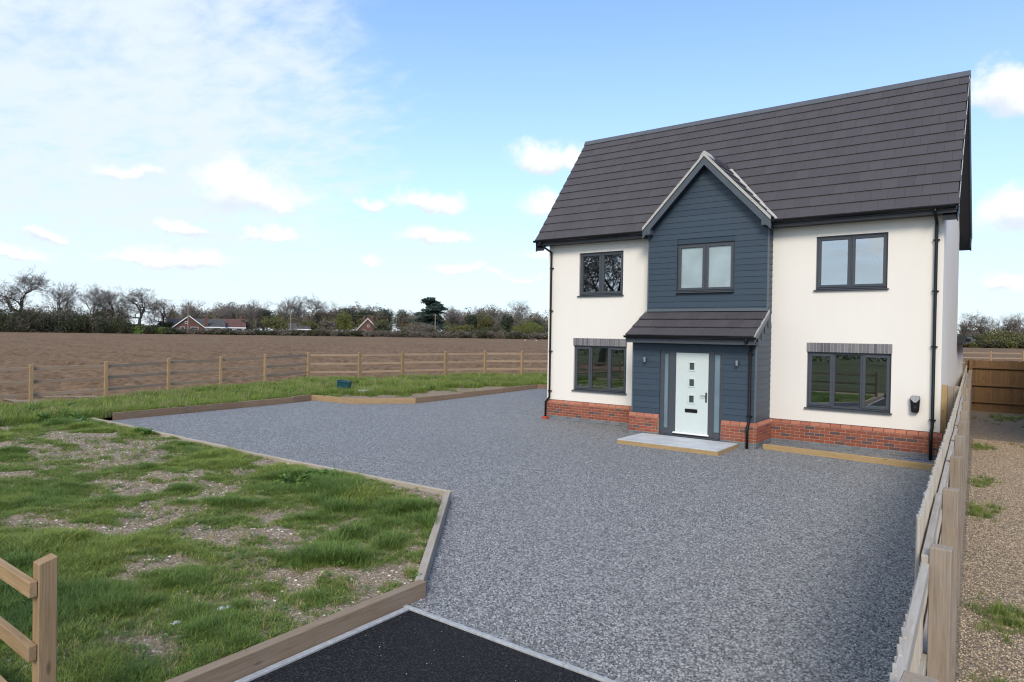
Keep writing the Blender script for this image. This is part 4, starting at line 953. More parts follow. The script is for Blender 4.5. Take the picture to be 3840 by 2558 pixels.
# car charger on the front wall
ch = empty('car_charger', (9.875, 0, 1.07), 'black car charging point with silver top panel on the cream wall near the right corner', 'charger')
MB().prism([(9.80, 1.09), (9.815, 1.06), (9.935, 1.06), (9.95, 1.09), (9.968, 1.36), (9.955, 1.43), (9.795, 1.43), (9.782, 1.36)], -0.115, -0.002, 'y').build('body', M['black'], ch, bevel=0.012)
MB().add([(9.795, -0.117, 1.425), (9.955, -0.117, 1.425), (9.962, -0.117, 1.36), (9.90, -0.117, 1.285), (9.85, -0.117, 1.285), (9.788, -0.117, 1.36), (9.795, -0.1225, 1.42), (9.955, -0.1225, 1.42), (9.958, -0.1225, 1.362), (9.898, -0.1225, 1.29), (9.852, -0.1225, 1.29), (9.792, -0.1225, 1.362)],
          [(6, 7, 8, 9, 10, 11)]+[(k, (k+1) % 6, 6+(k+1) % 6, 6+k) for k in range(6)]).build('silver_panel', M['kerb'], ch)
MB().tube([(9.875, -0.115, 1.18), (9.875, -0.128, 1.18)], 0.03, 14).build('socket', M['anth_dark'], ch)
# doorstep
sx0, sx1, sy0, sy1, st = 3.87, 6.38, -2.67, -1.285, 0.108
step = empty('doorstep', ((sx0+sx1)/2, (sy0+sy1)/2, 0), 'low grey paved doorstep edged with golden timber in front of the pale door', 'step')
MB().box(sx0+0.05, sx1-0.05, sy0+0.05, sy1-0.0, -0.12, st-0.022).build('base', M['kerb'], step)
MB().box(sx0, sx1, sy0, sy0+0.05, -0.12, st-0.003).build('front_timber', M['timber_gold'], step, origin=((sx0+sx1)/2, sy0, 0), bevel=0.004)
for x0 in (sx0, sx1-0.05):
    o = MB().box(-(sy1-sy0-0.052)/2, (sy1-sy0-0.052)/2, -0.025, 0.025, -0.12, 0.12).mesh('side_timber', (0, 0, 0), 0.004)
    link('side_timber', o, M['timber_gold'], step, (x0+0.025, (sy0+0.052+sy1)/2, st-0.123), (0, 0, math.pi/2))
xs = np.linspace(sx0+0.004, sx1-0.004, 5); ys = np.linspace(sy0+0.004, sy1, 4)
for a, b in zip(xs[:-1], xs[1:]):
    for c, d_ in zip(ys[:-1], ys[1:]): MB().box(a+0.002, b-0.002, c+0.002, d_-0.002, st-0.002, st+0.018+random.uniform(0, 0.002)).build('paving_slab', M['slab'], step, bevel=0.003)
# ------------------------------------------------------------------ fences
def post(name, x, y, z0, z1, wd, mat, parent, dp=None, bev=True, rz=0.0):
    # sawn post, grain upright: mesh is modelled along local X and turned up
    dp = dp or wd; L = z1-z0
    m = MB(); cut = 0.03 if bev else 0.0
    m.add([(-L/2, -wd/2, -dp/2), (L/2-cut, -wd/2, -dp/2), (L/2, wd/2, -dp/2), (-L/2, wd/2, -dp/2), (-L/2, -wd/2, dp/2), (L/2-cut, -wd/2, dp/2), (L/2, wd/2, dp/2), (-L/2, wd/2, dp/2)],
          [(0, 3, 2, 1), (4, 5, 6, 7), (0, 1, 5, 4), (1, 2, 6, 5), (2, 3, 7, 6), (3, 0, 4, 7)])
    return link(name, m.mesh(name, (0, 0, 0), 0.004), mat, parent, (x, y, (z0+z1)/2), (0, -math.pi/2, rz))
def rail(name, p0, p1, h, th, mat, parent):
    p0 = Vector(p0); p1 = Vector(p1); d_ = p1-p0; L = d_.length
    m = MB().box(-L/2, L/2, -th/2, th/2, -h/2, h/2)
    return link(name, m.mesh(name, (0, 0, 0), 0.004), mat, parent, (p0+p1)/2, (0, -math.asin(d_.z/L), math.atan2(d_.y, d_.x)))
def postrail(label, pts, hpost, rails, pm, rm, wd=0.10, group=None, rh=0.105, rth=0.045, side=1, sink=0.4):
    e = empty('post_and_rail_fence', (pts[0][0], pts[0][1], pts[0][2]-hpost), label, 'fence', group)
    for (x, y, zt), nx in zip(pts, list(pts[1:])+[pts[-2]]):
        post('post', x, y, zt-hpost-sink, zt, wd, pm, e, bev=True, rz=math.atan2(nx[1]-y, nx[0]-x)*0+random.uniform(-0.03, 0.03))
    for a, b in zip(pts[:-1], pts[1:]):
        d_ = Vector((b[0]-a[0], b[1]-a[1], 0)).normalized(); nrm = Vector((-d_.y, d_.x, 0))*side*(wd/2+rth/2)
        for rz_ in rails:
            j = random.uniform(-0.012, 0.012)
            rail('rail', Vector((a[0], a[1], a[2]-rz_+j))+nrm+d_*0.02, Vector((b[0], b[1], b[2]-rz_+j*0.3))+nrm-d_*0.02, rh, rth, rm, e)
    return e
postrail('pale post and three rail timber fence along the ploughed field left of the house', ALLP, HPOST, (0.17, 0.57, 0.97), M['timber'], M['rail_brown'])
nf = [(6.845-k*1.8, -15.70, 1.25) for k in range(14)]
e = empty('post_and_rail_fence', (6.845, -15.70, 0.1), 'close up pine post and rail fence at the lower left corner', 'fence')
for (x, y, zt) in nf: post('post', x, y, -0.3, zt, 0.10, M['timber'], e, rz=0)
for k in range(7):
    for zr in (1.075, 0.69, 0.30): rail('rail', (6.885-k*3.6, -15.775, zr), (6.885-k*3.6-3.595, -15.775, zr), 0.095, 0.045, M['timber'], e)
far = [(4+2.1*k, 44+1.6*k, 1.92) for k in range(9)]
postrail('distant post and rail fence in the field beyond the brown board fence', far, 1.3, (0.17, 0.57, 0.97), M['timber'], M['rail_brown'])
# right boundary fence: posts, rails, vertical boards
bf = empty('board_fence', (FENCE_X(-12.8), -12.8, 0), 'weathered vertical board fence running back beside the gravel along the right', 'fence')
pys = [-16.38+1.79*k for k in range(16)]
dirv = Vector((-0.0343, 1, 0)).normalized(); ang = math.atan2(dirv.y, dirv.x)
for y in pys:
    post('post', FENCE_X(y), y, -0.4, 1.50+0.012*max(0, y+4), 0.105, M['weathered'], bf, bev=False, rz=-0.034)
for y0, y1 in zip(pys[:-1], pys[1:]):
    for zr in (1.395, 0.85, 0.30):
        g_ = 0.012*max(0, (y0+y1)/2+4); j = random.uniform(-0.03, 0.03); j2 = j+random.uniform(-0.025, 0.025)
        if y0 < -13: j -= 0.03
        sh = random.uniform(-0.006, 0.006)
        rail('rail', (FENCE_X(y0)-0.0745+sh*0.5, y0-0.04, zr+g_+j), (FENCE_X(y1)-0.0745-sh*0.5, y1-0.045, zr+g_+j2), 0.085, 0.040, M['silver'], bf)
BW = 0.112; yb_ = -16.3
bmesh_ = MB().box(-0.80, 0.80, -BW/2, BW/2, -0.009, 0.009).mesh('board', (0, 0, 0), 0.003)
gold = {round(-12.9+0.098*k, 2) for k in range(4)}
k = 0
while yb_ < 11.55:
    top = 1.61 + 0.012*max(0, yb_+4) + random.uniform(-0.018, 0.018)
    off_ = 0.122
    if yb_ < -12.75: top = 1.385 + 0.02*math.sin(yb_*2.1) + random.uniform(-0.01, 0.01); off_ = 0.092
    sc_ = (top-0.02)/1.60; x_ = FENCE_X(yb_)-off_
    link('board', bmesh_, None, bf, (x_, yb_, 0.02+(top-0.02)/2), (random.uniform(-0.006, 0.006), -math.pi/2, 0.034+0.10+random.uniform(-0.03, 0.03)), (sc_, 1, 1))
    yb_ += 0.098; k += 1
bmesh_.materials.append(M['silver'])
# brown close-board fence across the far end of the side path
cf = empty('closeboard_fence', (11.5, 11.75, 0.2), 'dark brown close board fence across the end of the tan side path', 'fence')
zb_, ztp = 0.16, 2.0
cbm = MB().box(-(ztp-zb_)/2, (ztp-zb_)/2, -0.0575, 0.0575, -0.008, 0.008).mesh('board', (0, 0, 0), 0.002)
for k in range(48):
    link('board', cbm, M['closeboard'], cf, (10.30+k*0.102, 11.80+random.uniform(-0.004, 0.004), (zb_+ztp)/2+random.uniform(-0.015, 0.01)), (0, -math.pi/2, math.pi/2+0.10+random.uniform(-0.02, 0.02)))
for zr in (0.52, 1.12, 1.74): rail('rail', (10.28, 11.755, zr), (15.2, 11.755, zr), 0.07, 0.06, M['closeboard'], cf)
for k in range(3): post('post', 10.42+k*2.4, 11.72, -0.3, 2.03, 0.10, M['closeboard'], cf, bev=False)
MB().box(10.3, 15.2, 11.775, 11.80, 0.1, 0.30).build('gravel_board', M['closeboard'], cf, origin=(12.7, 11.78, 0.2))
# short side panel between the house corner and the boundary fence
sp_ = empty('side_panel', (10.5, 0.3, 0.05), 'golden timber post and short board panel between the house corner and boundary fence', 'fence')
post('post', 10.395, 0.30, -0.2, 1.69, 0.10, M['timber_gold'], sp_, bev=False)
for k in range(3): post('board', 10.502+k*0.108, 0.315+0.004*(k % 2), 0.05, 1.665+0.01*(k % 2), 0.104, M['weathered'], sp_, dp=0.02, bev=False, rz=math.pi/2)
rail('rail', (10.45, 0.345, 1.4), (10.82, 0.345, 1.4), 0.07, 0.03, M['weathered'], sp_); rail('rail', (10.45, 0.345, 0.4), (10.82, 0.345, 0.4), 0.07, 0.03, M['weathered'], sp_)
# ------------------------------------------------------------------ small things lying about
tb = onz(789*S, 897*S, 0.30)
tz = float(lawn_z(np.array([tb[0]]), np.array([tb[1]]))[0]) + 0.02
tc_ = empty('plastic_crate', (tb[0], tb[1], tz), 'teal plastic crate half hidden in the verge grass', 'crate')
m = MB(); a = 0.22
m.add([(-a, -0.22, 0), (a, -0.22, 0), (a, 0.22, 0), (-a, 0.22, 0), (-a*1.12, -0.26, 0.42), (a*1.12, -0.26, 0.42), (a*1.12, 0.26, 0.42), (-a*1.12, 0.26, 0.42)], [(0, 3, 2, 1), (0, 1, 5, 4), (1, 2, 6, 5), (2, 3, 7, 6), (3, 0, 4, 7)])
me = m.mesh('tub', (0, 0, 0)); o = link('tub', me, M['teal'], tc_, (tb[0], tb[1], tz), (0, 0.12, R(38))); md = o.modifiers.new('wall', 'SOLIDIFY'); md.thickness = 0.012
m = MB(); m.box(-a*1.16, a*1.16, -0.285, -0.262, 0.39, 0.43); m.box(-a*1.16, a*1.16, 0.262, 0.285, 0.39, 0.43); m.box(-a*1.16, -a*1.10, -0.262, 0.262, 0.391, 0.429); m.box(a*1.10, a*1.16, -0.262, 0.262, 0.391, 0.429)
link('rim', m.mesh('rim', (0, 0, 0)), M['teal'], tc_, (tb[0], tb[1], tz), (0, 0.12, R(38)))
wb = onz(838*S, 906*S, 0.22)
wz = float(lawn_z(np.array([wb[0]]), np.array([wb[1]]))[0]) + 0.07
dc = empty('drain_cover', (wb[0], wb[1], wz), 'pale round drain cover lying in the verge beside the teal crate', 'drain cover')
link('ring', MB().tube([(0, 0, -0.05), (0, 0, 0.05)], 0.30, 24).mesh('ring', (0, 0, 0), 0.006), M['kerb'], dc, (wb[0], wb[1], wz)); link('lid', MB().tube([(0, 0, 0.05), (0, 0, 0.075)], 0.26, 24).mesh('lid', (0, 0, 0), 0.006), M['scrap'], dc, (wb[0], wb[1], wz+0.001))
def scrap(px_, py_, size, mat, label, sd):
    p = onz(px_, py_, 0.13); z_ = float(lawn_z(np.array([p[0]]), np.array([p[1]]))[0]) + 0.015
    r = np.random.default_rng(sd); n_ = 7; g_ = np.linspace(-0.5, 0.5, n_); xx, yy = np.meshgrid(g_, g_, indexing='ij')
    zz_ = r.random((n_, n_))*0.35*size; v = np.stack([(xx+r.random((n_, n_))*0.12)*size, (yy*0.6+r.random((n_, n_))*0.1)*size, zz_], -1).reshape(-1, 3)
    ii = np.arange(n_*n_).reshape(n_, n_); f_ = np.stack([ii[:-1, :-1], ii[1:, :-1], ii[1:, 1:], ii[:-1, 1:]], -1).reshape(-1, 4)
    o = link('plastic_scrap', npmesh('plastic_scrap', v, f_, mat), None, None, (p[0], p[1], z_), (0, 0, r.random()*6)); md = o.modifiers.new('t', 'SOLIDIFY'); md.thickness = 0.003
    tag(o, label, 'litter')
scrap(840, 2276, 0.10, M['scrap'], 'crumpled pale blue plastic scrap lying in the island grass', 1)
scrap(662, 2330, 0.08, M['scrap'], 'small pale plastic scrap left of the crumpled blue one', 2)
scrap(822, 2486, 0.07, M['teal'], 'dark teal scrap beside the timber edging at the bottom', 3)
scrap(1350, 1985, 0.12, M['scrap'], 'white plastic scrap near the right point of the island grass', 4)
scrap(300, 1584, 0.22, M['scrap'], 'white wrapper caught in the dark weeds by the far left edging', 5)
bt = ony(3465, 1722, -0.30)
m = MB(); rr_ = random.Random(3)
for q in range(3): m.tube([(9.72+0.1*t+rr_.uniform(-.02, .02), -0.32+0.06*math.sin(t*2.1+q), 0.045+0.02*math.sin(t*1.7+q*2)) for t in range(6)], 0.006, 5)
tag(m.build('blue_cord', M['bluetape'], None, origin=(9.95, -0.3, 0.05)), 'tangled blue cord on the gravel at the foot of the right downpipe', 'cord')
# ------------------------------------------------------------------ grass, weeds, stones (uncountable: stuff)
def tuft(name, nbl, hmin, hmax, spread, wdt, lean, mat, sd):
    r = np.random.default_rng(sd); V = []; F = []; Hh = []
    for b in range(nbl):
        a = r.random()*2*math.pi; rad = spread*math.sqrt(r.random()); bx, by_ = rad*math.cos(a), rad*math.sin(a)
        h = r.uniform(hmin, hmax); ln = lean*r.uniform(0.3, 1.2)*h; la = a + r.normal()*0.7; w_ = wdt*r.uniform(0.6, 1.2)
        pxv, pyv = -math.sin(la), math.cos(la); k0 = len(V)
        for s_, t in enumerate((0, 0.4, 0.75)):
            ww = w_*(1-t*0.75); off = ln*t*t; zz_ = h*(t-0.18*t*t*lean)
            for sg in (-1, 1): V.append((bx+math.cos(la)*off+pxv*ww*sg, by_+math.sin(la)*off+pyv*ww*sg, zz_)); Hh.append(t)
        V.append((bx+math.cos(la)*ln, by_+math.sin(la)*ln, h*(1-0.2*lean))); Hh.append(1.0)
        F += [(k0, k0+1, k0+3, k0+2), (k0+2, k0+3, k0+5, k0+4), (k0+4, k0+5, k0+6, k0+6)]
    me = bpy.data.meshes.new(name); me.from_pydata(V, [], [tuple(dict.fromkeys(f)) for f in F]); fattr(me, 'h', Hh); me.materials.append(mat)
    return bpy.data.objects.new(name, me)
def weed(name, nl, size, mat, sd):
    r = np.random.default_rng(sd); V = []; F = []; Hh = []
    for b in range(nl):
        a = r.random()*6.283; e_ = r.uniform(0.2, 1.35); ln = size*r.uniform(0.5, 1.0); rad = ln*math.cos(e_); c = Vector((rad*math.cos(a)*0.9, rad*math.sin(a)*0.9, ln*math.sin(e_)*0.8+0.01))
        u = Vector((math.cos(a+r.normal()*.6), math.sin(a+r.normal()*.6), r.uniform(-0.5, 0.5))).normalized(); v = u.cross(Vector((r.normal()*.4, r.normal()*.4, 1))).normalized(); l2 = size*r.uniform(0.13, 0.24); k0 = len(V)
        for (s_, t) in ((-1, 0), (-0.2, 0.55), (1, 0), (-0.2, -0.55)): V.append(tuple(c+u*l2*s_+v*l2*t)); Hh.append(ln/size)
        F.append((k0, k0+1, k0+2, k0+3))
    me = bpy.data.meshes.new(name); me.from_pydata(V, [], F); fattr(me, 'h', Hh); me.materials.append(mat)
    return bpy.data.objects.new(name, me)
def pebble(name, mat, sd):
    bm = bmesh.new(); bmesh.ops.create_icosphere(bm, subdivisions=1, radius=0.5); r = random.Random(sd)
    for v in bm.verts: v.co *= r.uniform(0.75, 1.15); v.co.z *= 0.6
    me = bpy.data.meshes.new(name); bm.to_mesh(me); bm.free(); me.materials.append(mat); return bpy.data.objects.new(name, me)
def scatter(name, templates, pts, scales, variants, normals=None, label=None):
    coll = bpy.data.collections.new(name+'_kit')
    for t in templates: coll.objects.link(t)
    me = bpy.data.meshes.new(name); me.vertices.add(len(pts)); me.vertices.foreach_set('co', np.asarray(pts, np.float32).ravel())
    fattr(me, 'sc', scales); fattr(me, 'rz', RNG.random(len(pts))*6.283)
    a = me.attributes.new('var', 'INT', 'POINT'); a.data.foreach_set('value', np.asarray(variants, np.int32))
    o = link(name, me)
    ng = bpy.data.node_groups.new(name+'_nodes', 'GeometryNodeTree')
    ng.interface.new_socket('Geometry', in_out='INPUT', socket_type='NodeSocketGeometry'); ng.interface.new_socket('Geometry', in_out='OUTPUT', socket_type='NodeSocketGeometry')
    nn_ = ng.nodes; gi = nn_.new('NodeGroupInput'); go = nn_.new('NodeGroupOutput')
    ci = nn_.new('GeometryNodeCollectionInfo'); ci.inputs['Collection'].default_value = coll; ci.inputs['Separate Children'].default_value = True; ci.inputs['Reset Children'].default_value = True
    ip = nn_.new('GeometryNodeInstanceOnPoints'); ip.inputs['Pick Instance'].default_value = True
    def na(nm, dt):
        q = nn_.new('GeometryNodeInputNamedAttribute'); q.data_type = dt; q.inputs[0].default_value = nm; return [s_ for s_ in q.outputs if s_.enabled][0]
    cx_ = nn_.new('ShaderNodeCombineXYZ'); ng.links.new(na('rz', 'FLOAT'), cx_.inputs[2])
    ng.links.new(gi.outputs[0], ip.inputs['Points']); ng.links.new(ci.outputs[0], ip.inputs['Instance']); ng.links.new(na('var', 'INT'), ip.inputs['Instance Index'])
    ng.links.new(cx_.outputs[0], ip.inputs['Rotation']); ng.links.new(na('sc', 'FLOAT'), ip.inputs['Scale']); ng.links.new(ip.outputs[0], go.inputs[0])
    md = o.modifiers.new('scatter', 'NODES'); md.node_group = ng
    tag(o, label, kind='stuff'); return o
def lawn_points(n_, box, power, minc):
    x = RNG.uniform(box[0], box[1], n_); y = RNG.uniform(box[2], box[3], n_)
    k = inside(lawn_poly, x, y); x, y = x[k], y[k]
    c = lawn_cover(x, y); dk2, _ = near_dist(x, y, KL2); dk, _ = near_dist(x, y, KL)
    k = (RNG.random(len(x)) < np.clip(c, 0, 1)**power) & (c > minc) & (np.minimum(dk, dk2) > 0.04)
    return x[k], y[k], c[k]
T1 = [tuft('tuft_%d' % k, 26, 0.04, 0.17, 0.08, 0.0046, 1.0, M['grass'], k) for k in range(5)] + [tuft('tuft_%d' % (k+5), 30, 0.06, 0.22, 0.09, 0.0050, 1.0, M['grass_dark'], 50+k) for k in range(3)]
# near island
x, y, c = lawn_points(75000, (-9, 6.85, -16.6, -9.5), 1.9, 0.06)
z = lawn_z(x, y); big = fbm(x*0.8+40, y*0.8, 3)
sc_ = 0.8*(0.30 + 0.75*c**1.4*RNG.uniform(0.4, 1.3, len(x)))*(0.75+0.6*np.clip((big-0.45)*5, 0, 1))
var = np.where(fbm(x*0.5+11, y*0.5+3, 3) > 0.53, RNG.integers(5, 8, len(x)), RNG.integers(0, 5, len(x)))
scatter('lawn_grass', T1, np.stack([x, y, z-0.01], -1), sc_, var, label='patchy green grass over the stony island')
x_e = RNG.uniform(-9, 6.8, 5200); y_e = RNG.uniform(-16.6, -9.6, 5200); k = inside(lawn_poly, x_e, y_e) & (lawn_cover(x_e, y_e) < 0.5) & (fbm(x_e*2.7, y_e*2.7+4, 3, 0.6) > 0.47); x_e, y_e = x_e[k], y_e[k]
scatter('stray_tufts', [tuft('stray_%d' % k, 22, 0.03, 0.14, 0.06, 0.0044, 1.2, M[('grass', 'grass_dark', 'grass', 'straw')[k]], 180+k) for k in range(4)] + [weed('stray_%d' % (k+4), 26, 0.10, M['weed'], 190+k) for k in range(2)], np.stack([x_e, y_e, lawn_z(x_e, y_e)-0.005], -1), RNG.uniform(0.35, 1.0, len(x_e)), RNG.integers(0, 6, len(x_e)), label='stray tufts and seedlings in the bare patches')
# very short turf between the tufts, with a few dry stems
x, y, c = lawn_points(120000, (-9, 6.85, -16.6, -9.5), 0.75, 0.0)
scatter('short_turf', [tuft('turf_%d' % k, 16, 0.018, 0.060, 0.06, 0.0030, 0.9, M['straw' if k == 5 else ('grass_dark' if k == 4 else 'grass')], 140+k) for k in range(6)], np.stack([x, y, lawn_z(x, y)-0.004], -1), RNG.uniform(0.6, 1.3, len(x)), RNG.integers(0, 6, len(x)), label='thin short turf and dry stems over the stony soil')
# verge and the far left
T2 = [tuft('verge_tuft_%d' % k, 30, 0.10, 0.30, 0.12, 0.006, 0.6, M['grass'], 80+k) for k in range(4)] + [tuft('verge_tuft_%d' % (k+4), 30, 0.10, 0.26, 0.12, 0.006, 0.6, M['grass_dark'], 90+k) for k in range(2)] + [tuft('verge_tuft_6', 22, 0.10, 0.36, 0.12, 0.005, 0.5, M['straw'], 97)]
x, y, c = lawn_points(60000, (-17, -3, -17, 14.6), 1.3, 0.15)
k = (y > -9.6) | (x < -8.6); x, y, c = x[k], y[k], c[k]
z = lawn_z(x, y); sc_ = (0.35+0.65*c)*RNG.uniform(0.6, 1.3, len(x))
scatter('verge_grass', T2, np.stack([x, y, z-0.02], -1), sc_, np.minimum(RNG.integers(0, 26, len(x)) // 4, 6), label='long green grass on the bank before the field fence')
# weeds
TWD_ = [weed('weed_%d' % k, 70, 0.22, M['weed'], 20+k) for k in range(4)]
px_ = []; 
for (a, b, s_, n_) in [(-8.9, -10.2, 1.5, 8), (-8.0, -10.0, 1.3, 6), (-10.2, -10.2, 1.2, 6), (-11.4, -9.6, 1.3, 8), (2.2, -10.3, 1.1, 6), (3.0, -15.2, 0.6, 10), (1.4, -14.8, 0.65, 8), (-5.0, -10.1, 1.0, 4), (-10.2, 0.2, 1.4, 8), (-11.5, 1.4, 1.5, 8), (-10.5, 5.5, 1.4, 10), (-8.6, 6.5, 1.2, 8), (-10.0, -5.2, 1.2, 8), (-10.4, -2.4, 1.2, 8), (4.2, -15.3, 0.5, 6), (-7.6, 2.6, 0.9, 6), (-7.0, 5.2, 0.9, 5)]:
    for q in range(n_): px_.append((a+random.gauss(0, 0.33), b+random.gauss(0, 0.25), s_*random.uniform(0.6, 1.1)))
for q in range(230):
    px_.append((random.uniform(-14.5, -6), random.uniform(-9.5, 9), random.uniform(0.4, 1.2)))
px_ = [p for p in px_ if float(lawn_cover(np.array([p[0]]), np.array([p[1]]))[0]) > 0.3 and bool(inside(lawn_poly, np.array([p[0]]), np.array([p[1]]))[0])]
wx = np.array([p[0] for p in px_]); wy = np.array([p[1] for p in px_])
scatter('weeds', TWD_, np.stack([wx, wy, lawn_z(wx, wy)], -1), [p[2] for p in px_], RNG.integers(0, 4, len(wx)), label='leafy green weed clumps along the verge and island edge')
# low leafy ground cover on the island
x, y, c = lawn_points(60000, (-9, 6.85, -16.6, -9.5), 0.6, 0.02)
scatter('ground_cover', [weed('cover_%d' % k, 16, 0.10, M['weed'], 40+k) for k in range(3)], np.stack([x, y, lawn_z(x, y)-0.005], -1), RNG.uniform(0.25, 0.6, len(x)), RNG.integers(0, 3, len(x)), label='tiny leafy ground cover between the grass tufts')
# stones in the soil
M['stone'] = leafmat('flint_stone', (0.26, 0.20, 0.14), (0.62, 0.56, 0.47), False, 0.0)
M['chip'] = leafmat('granite_chip', (0.060, 0.063, 0.071), (0.37, 0.375, 0.382), False, 0.0)
M['chip_tan'] = leafmat('tan_chip', (0.20, 0.135, 0.08), (0.54, 0.43, 0.30), False, 0.0)
n_ = 26000; x = RNG.uniform(-9, 6.8, n_); y = RNG.uniform(-16.5, -9.6, n_); k = inside(lawn_poly, x, y); x, y = x[k], y[k]; c = lawn_cover(x, y); k = RNG.random(len(x)) > c*0.9; x, y = x[k], y[k]
scatter('soil_stones', [pebble('stone_%d' % k, M['stone'], k) for k in range(4)], np.stack([x, y, lawn_z(x, y)], -1), 0.010+0.034*RNG.random(len(x))**3.5, RNG.integers(0, 4, len(x)), label='small flints and pebbles in the bare soil')
# loose gravel in the foreground of the drive and of the side path
def gravel_pts(n_, box, poly):
    x = RNG.uniform(box[0], box[1], n_); y = RNG.uniform(box[2], box[3], n_); k = inside(poly, x, y); return x[k], y[k]
x, y = gravel_pts(420000, (-4.0, 11.15, -12.62, 0.0), drive)
dd_ = np.hypot(x-CAM[0], y-CAM[1]); k = (RNG.random(len(x)) < np.clip((15-dd_)/10.5, 0, 1)) & (x < FENCE_X(y)-0.14); x, y = x[k], y[k]
scatter('drive_gravel_stones', [pebble('chip_%d' % k, M['chip'], 10+k) for k in range(5)], np.stack([x, y, gz(x, y)+0.002], -1), RNG.uniform(0.010, 0.027, len(x)), RNG.integers(0, 5, len(x)), label='loose grey granite chippings on the drive')
x = RNG.uniform(7.0, 11.0, 900); y = -12.78-np.abs(RNG.normal(size=900))*0.9; k = RNG.random(900) < 0.5; x2 = 7.0+np.abs(RNG.normal(size=500))*0.8; y2 = RNG.uniform(-16, -12.8, 500)
x = np.concatenate([x[k], x2[:30]])[::7]; y = np.concatenate([y[k], y2[:30]])[::7]
scatter('spilled_chippings', [pebble('spill_%d' % k, M['stone'], 60+k) for k in range(3)], np.stack([x, y, np.full(len(x), -0.002)], -1), RNG.uniform(0.005, 0.012, len(x)), RNG.integers(0, 3, len(x)), label='stray pale chippings spilled on the black tarmac')
pp = [(11.33, -13.5), (14, -13.5), (14, 4), (10.8, 4)]
x, y = gravel_pts(90000, (10.7, 13.2, -13.5, 4), pp)
scatter('path_gravel_stones', [pebble('tanchip_%d' % k, M['chip_tan'], 30+k) for k in range(5)], np.stack([x, y, 0.012*np.clip(y+4, 0, 14)+0.012], -1), RNG.uniform(0.009, 0.022, len(x)), RNG.integers(0, 5, len(x)), label='loose tan pebbles on the side path')
# grass along the side path
gx_ = []
for (a, b, s_, n_) in [(11.55, -9.3, 0.28, 70), (11.60, -11.2, 0.22, 40), (11.5, -12.5, 0.2, 40), (11.2, -4.6, 0.3, 40), (11.1, -2.0, 0.3, 40), (11.6, 9.5, 0.8, 90), (12.6, 8.5, 0.9, 60), (12.35, -10.6, 0.12, 12), (12.6, -3.0, 0.4, 30), (12.2, 3.0, 0.5, 40), (11.0, 2.5, 0.3, 40)]:
    for q in range(n_):
        a_, b_2 = a+random.gauss(0, s_*0.5), b+random.gauss(0, s_)
        if a_ > FENCE_X(b_2)+0.09: gx_.append((a_, b_2, random.uniform(0.35, 0.95)))
gx_ = np.array(gx_)
scatter('path_grass', [tuft('path_tuft_%d' % k, 34, 0.05, 0.16, 0.08, 0.0034, 0.75, M['grass_dark' if k % 2 else 'grass'], 120+k) for k in range(4)], np.stack([gx_[:, 0], gx_[:, 1], 0.012*np.clip(gx_[:, 1]+4, 0, 14)+0.01], -1), gx_[:, 2], RNG.integers(0, 4, len(gx_)), label='grass tufts growing along the fence on the side path')
# ------------------------------------------------------------------ far side of the field
def far_pt(x2354, dist):                  # ground point in the direction of a photo column
    d_ = ray(x2354*S, 1262.0); h = math.hypot(d_[0], d_[1]); x, y = CAM[0]+d_[0]/h*dist, CAM[1]+d_[1]/h*dist
    return np.array([x, y, float(FZ(np.array(dist)))])
def fwd(p): return float((np.asarray(p)-CAM) @ CF)
def size_at(p, npx): return npx*S*fwd(p)/FPX    # metres spanned by npx (2354-px) at p
# --- bare tree kits
def grow(sd, H, spread, levels=5, upright=0.25, first=0.28, nl=6, gnarl=0.28):
    r = np.random.default_rng(sd); segs = []
    def br(p, d_, L, rad, lv):
        n_ = 5 if lv < 2 else (4 if lv < 4 else 3); pts = [p]; dd = d_.copy(); r0_ = rad; kids = []
        for i_ in range(n_):
            dd = dd + r.normal(size=3)*gnarl*(0.5 if lv == 0 else 1) + np.array([0, 0, upright*0.25]); dd /= np.linalg.norm(dd)
            q = pts[-1] + dd*L/n_; r1 = rad*(1-0.62*(i_+1)/n_); segs.append((pts[-1], q, r0_, r1, lv)); r0_ = r1; pts.append(q); kids.append((q, dd.copy(), r1, (i_+1)/n_))
        if lv >= levels: return
        m_ = [nl, 5, 5, 5, 4, 3][lv]
        for k in range(m_):
            t = (first if lv == 0 else 0.25) + (1-(first if lv == 0 else 0.25))*(k+r.random()*0.8)/m_; i_ = min(n_-1, int(t*n_)); q, dq, rq, _ = kids[i_]
            perp = r.normal(size=3); perp -= dq*perp.dot(dq); perp /= np.linalg.norm(perp)+1e-9
            a_ = r.uniform(0.55, 1.15) if lv else r.uniform(0.6, 1.2)
            nd = dq*math.cos(a_)+perp*math.sin(a_)*spread; nd[2] = nd[2]*0.8+0.12; nd /= np.linalg.norm(nd)
            br(q, nd, L*r.uniform(0.48, 0.72)*(1.05 if lv == 0 else 1), max(rq*0.72, 0.012), lv+1)
    br(np.zeros(3), np.array([r.normal()*0.04, r.normal()*0.04, 1.0]), H*0.52, H*0.026, 0)
    return segs
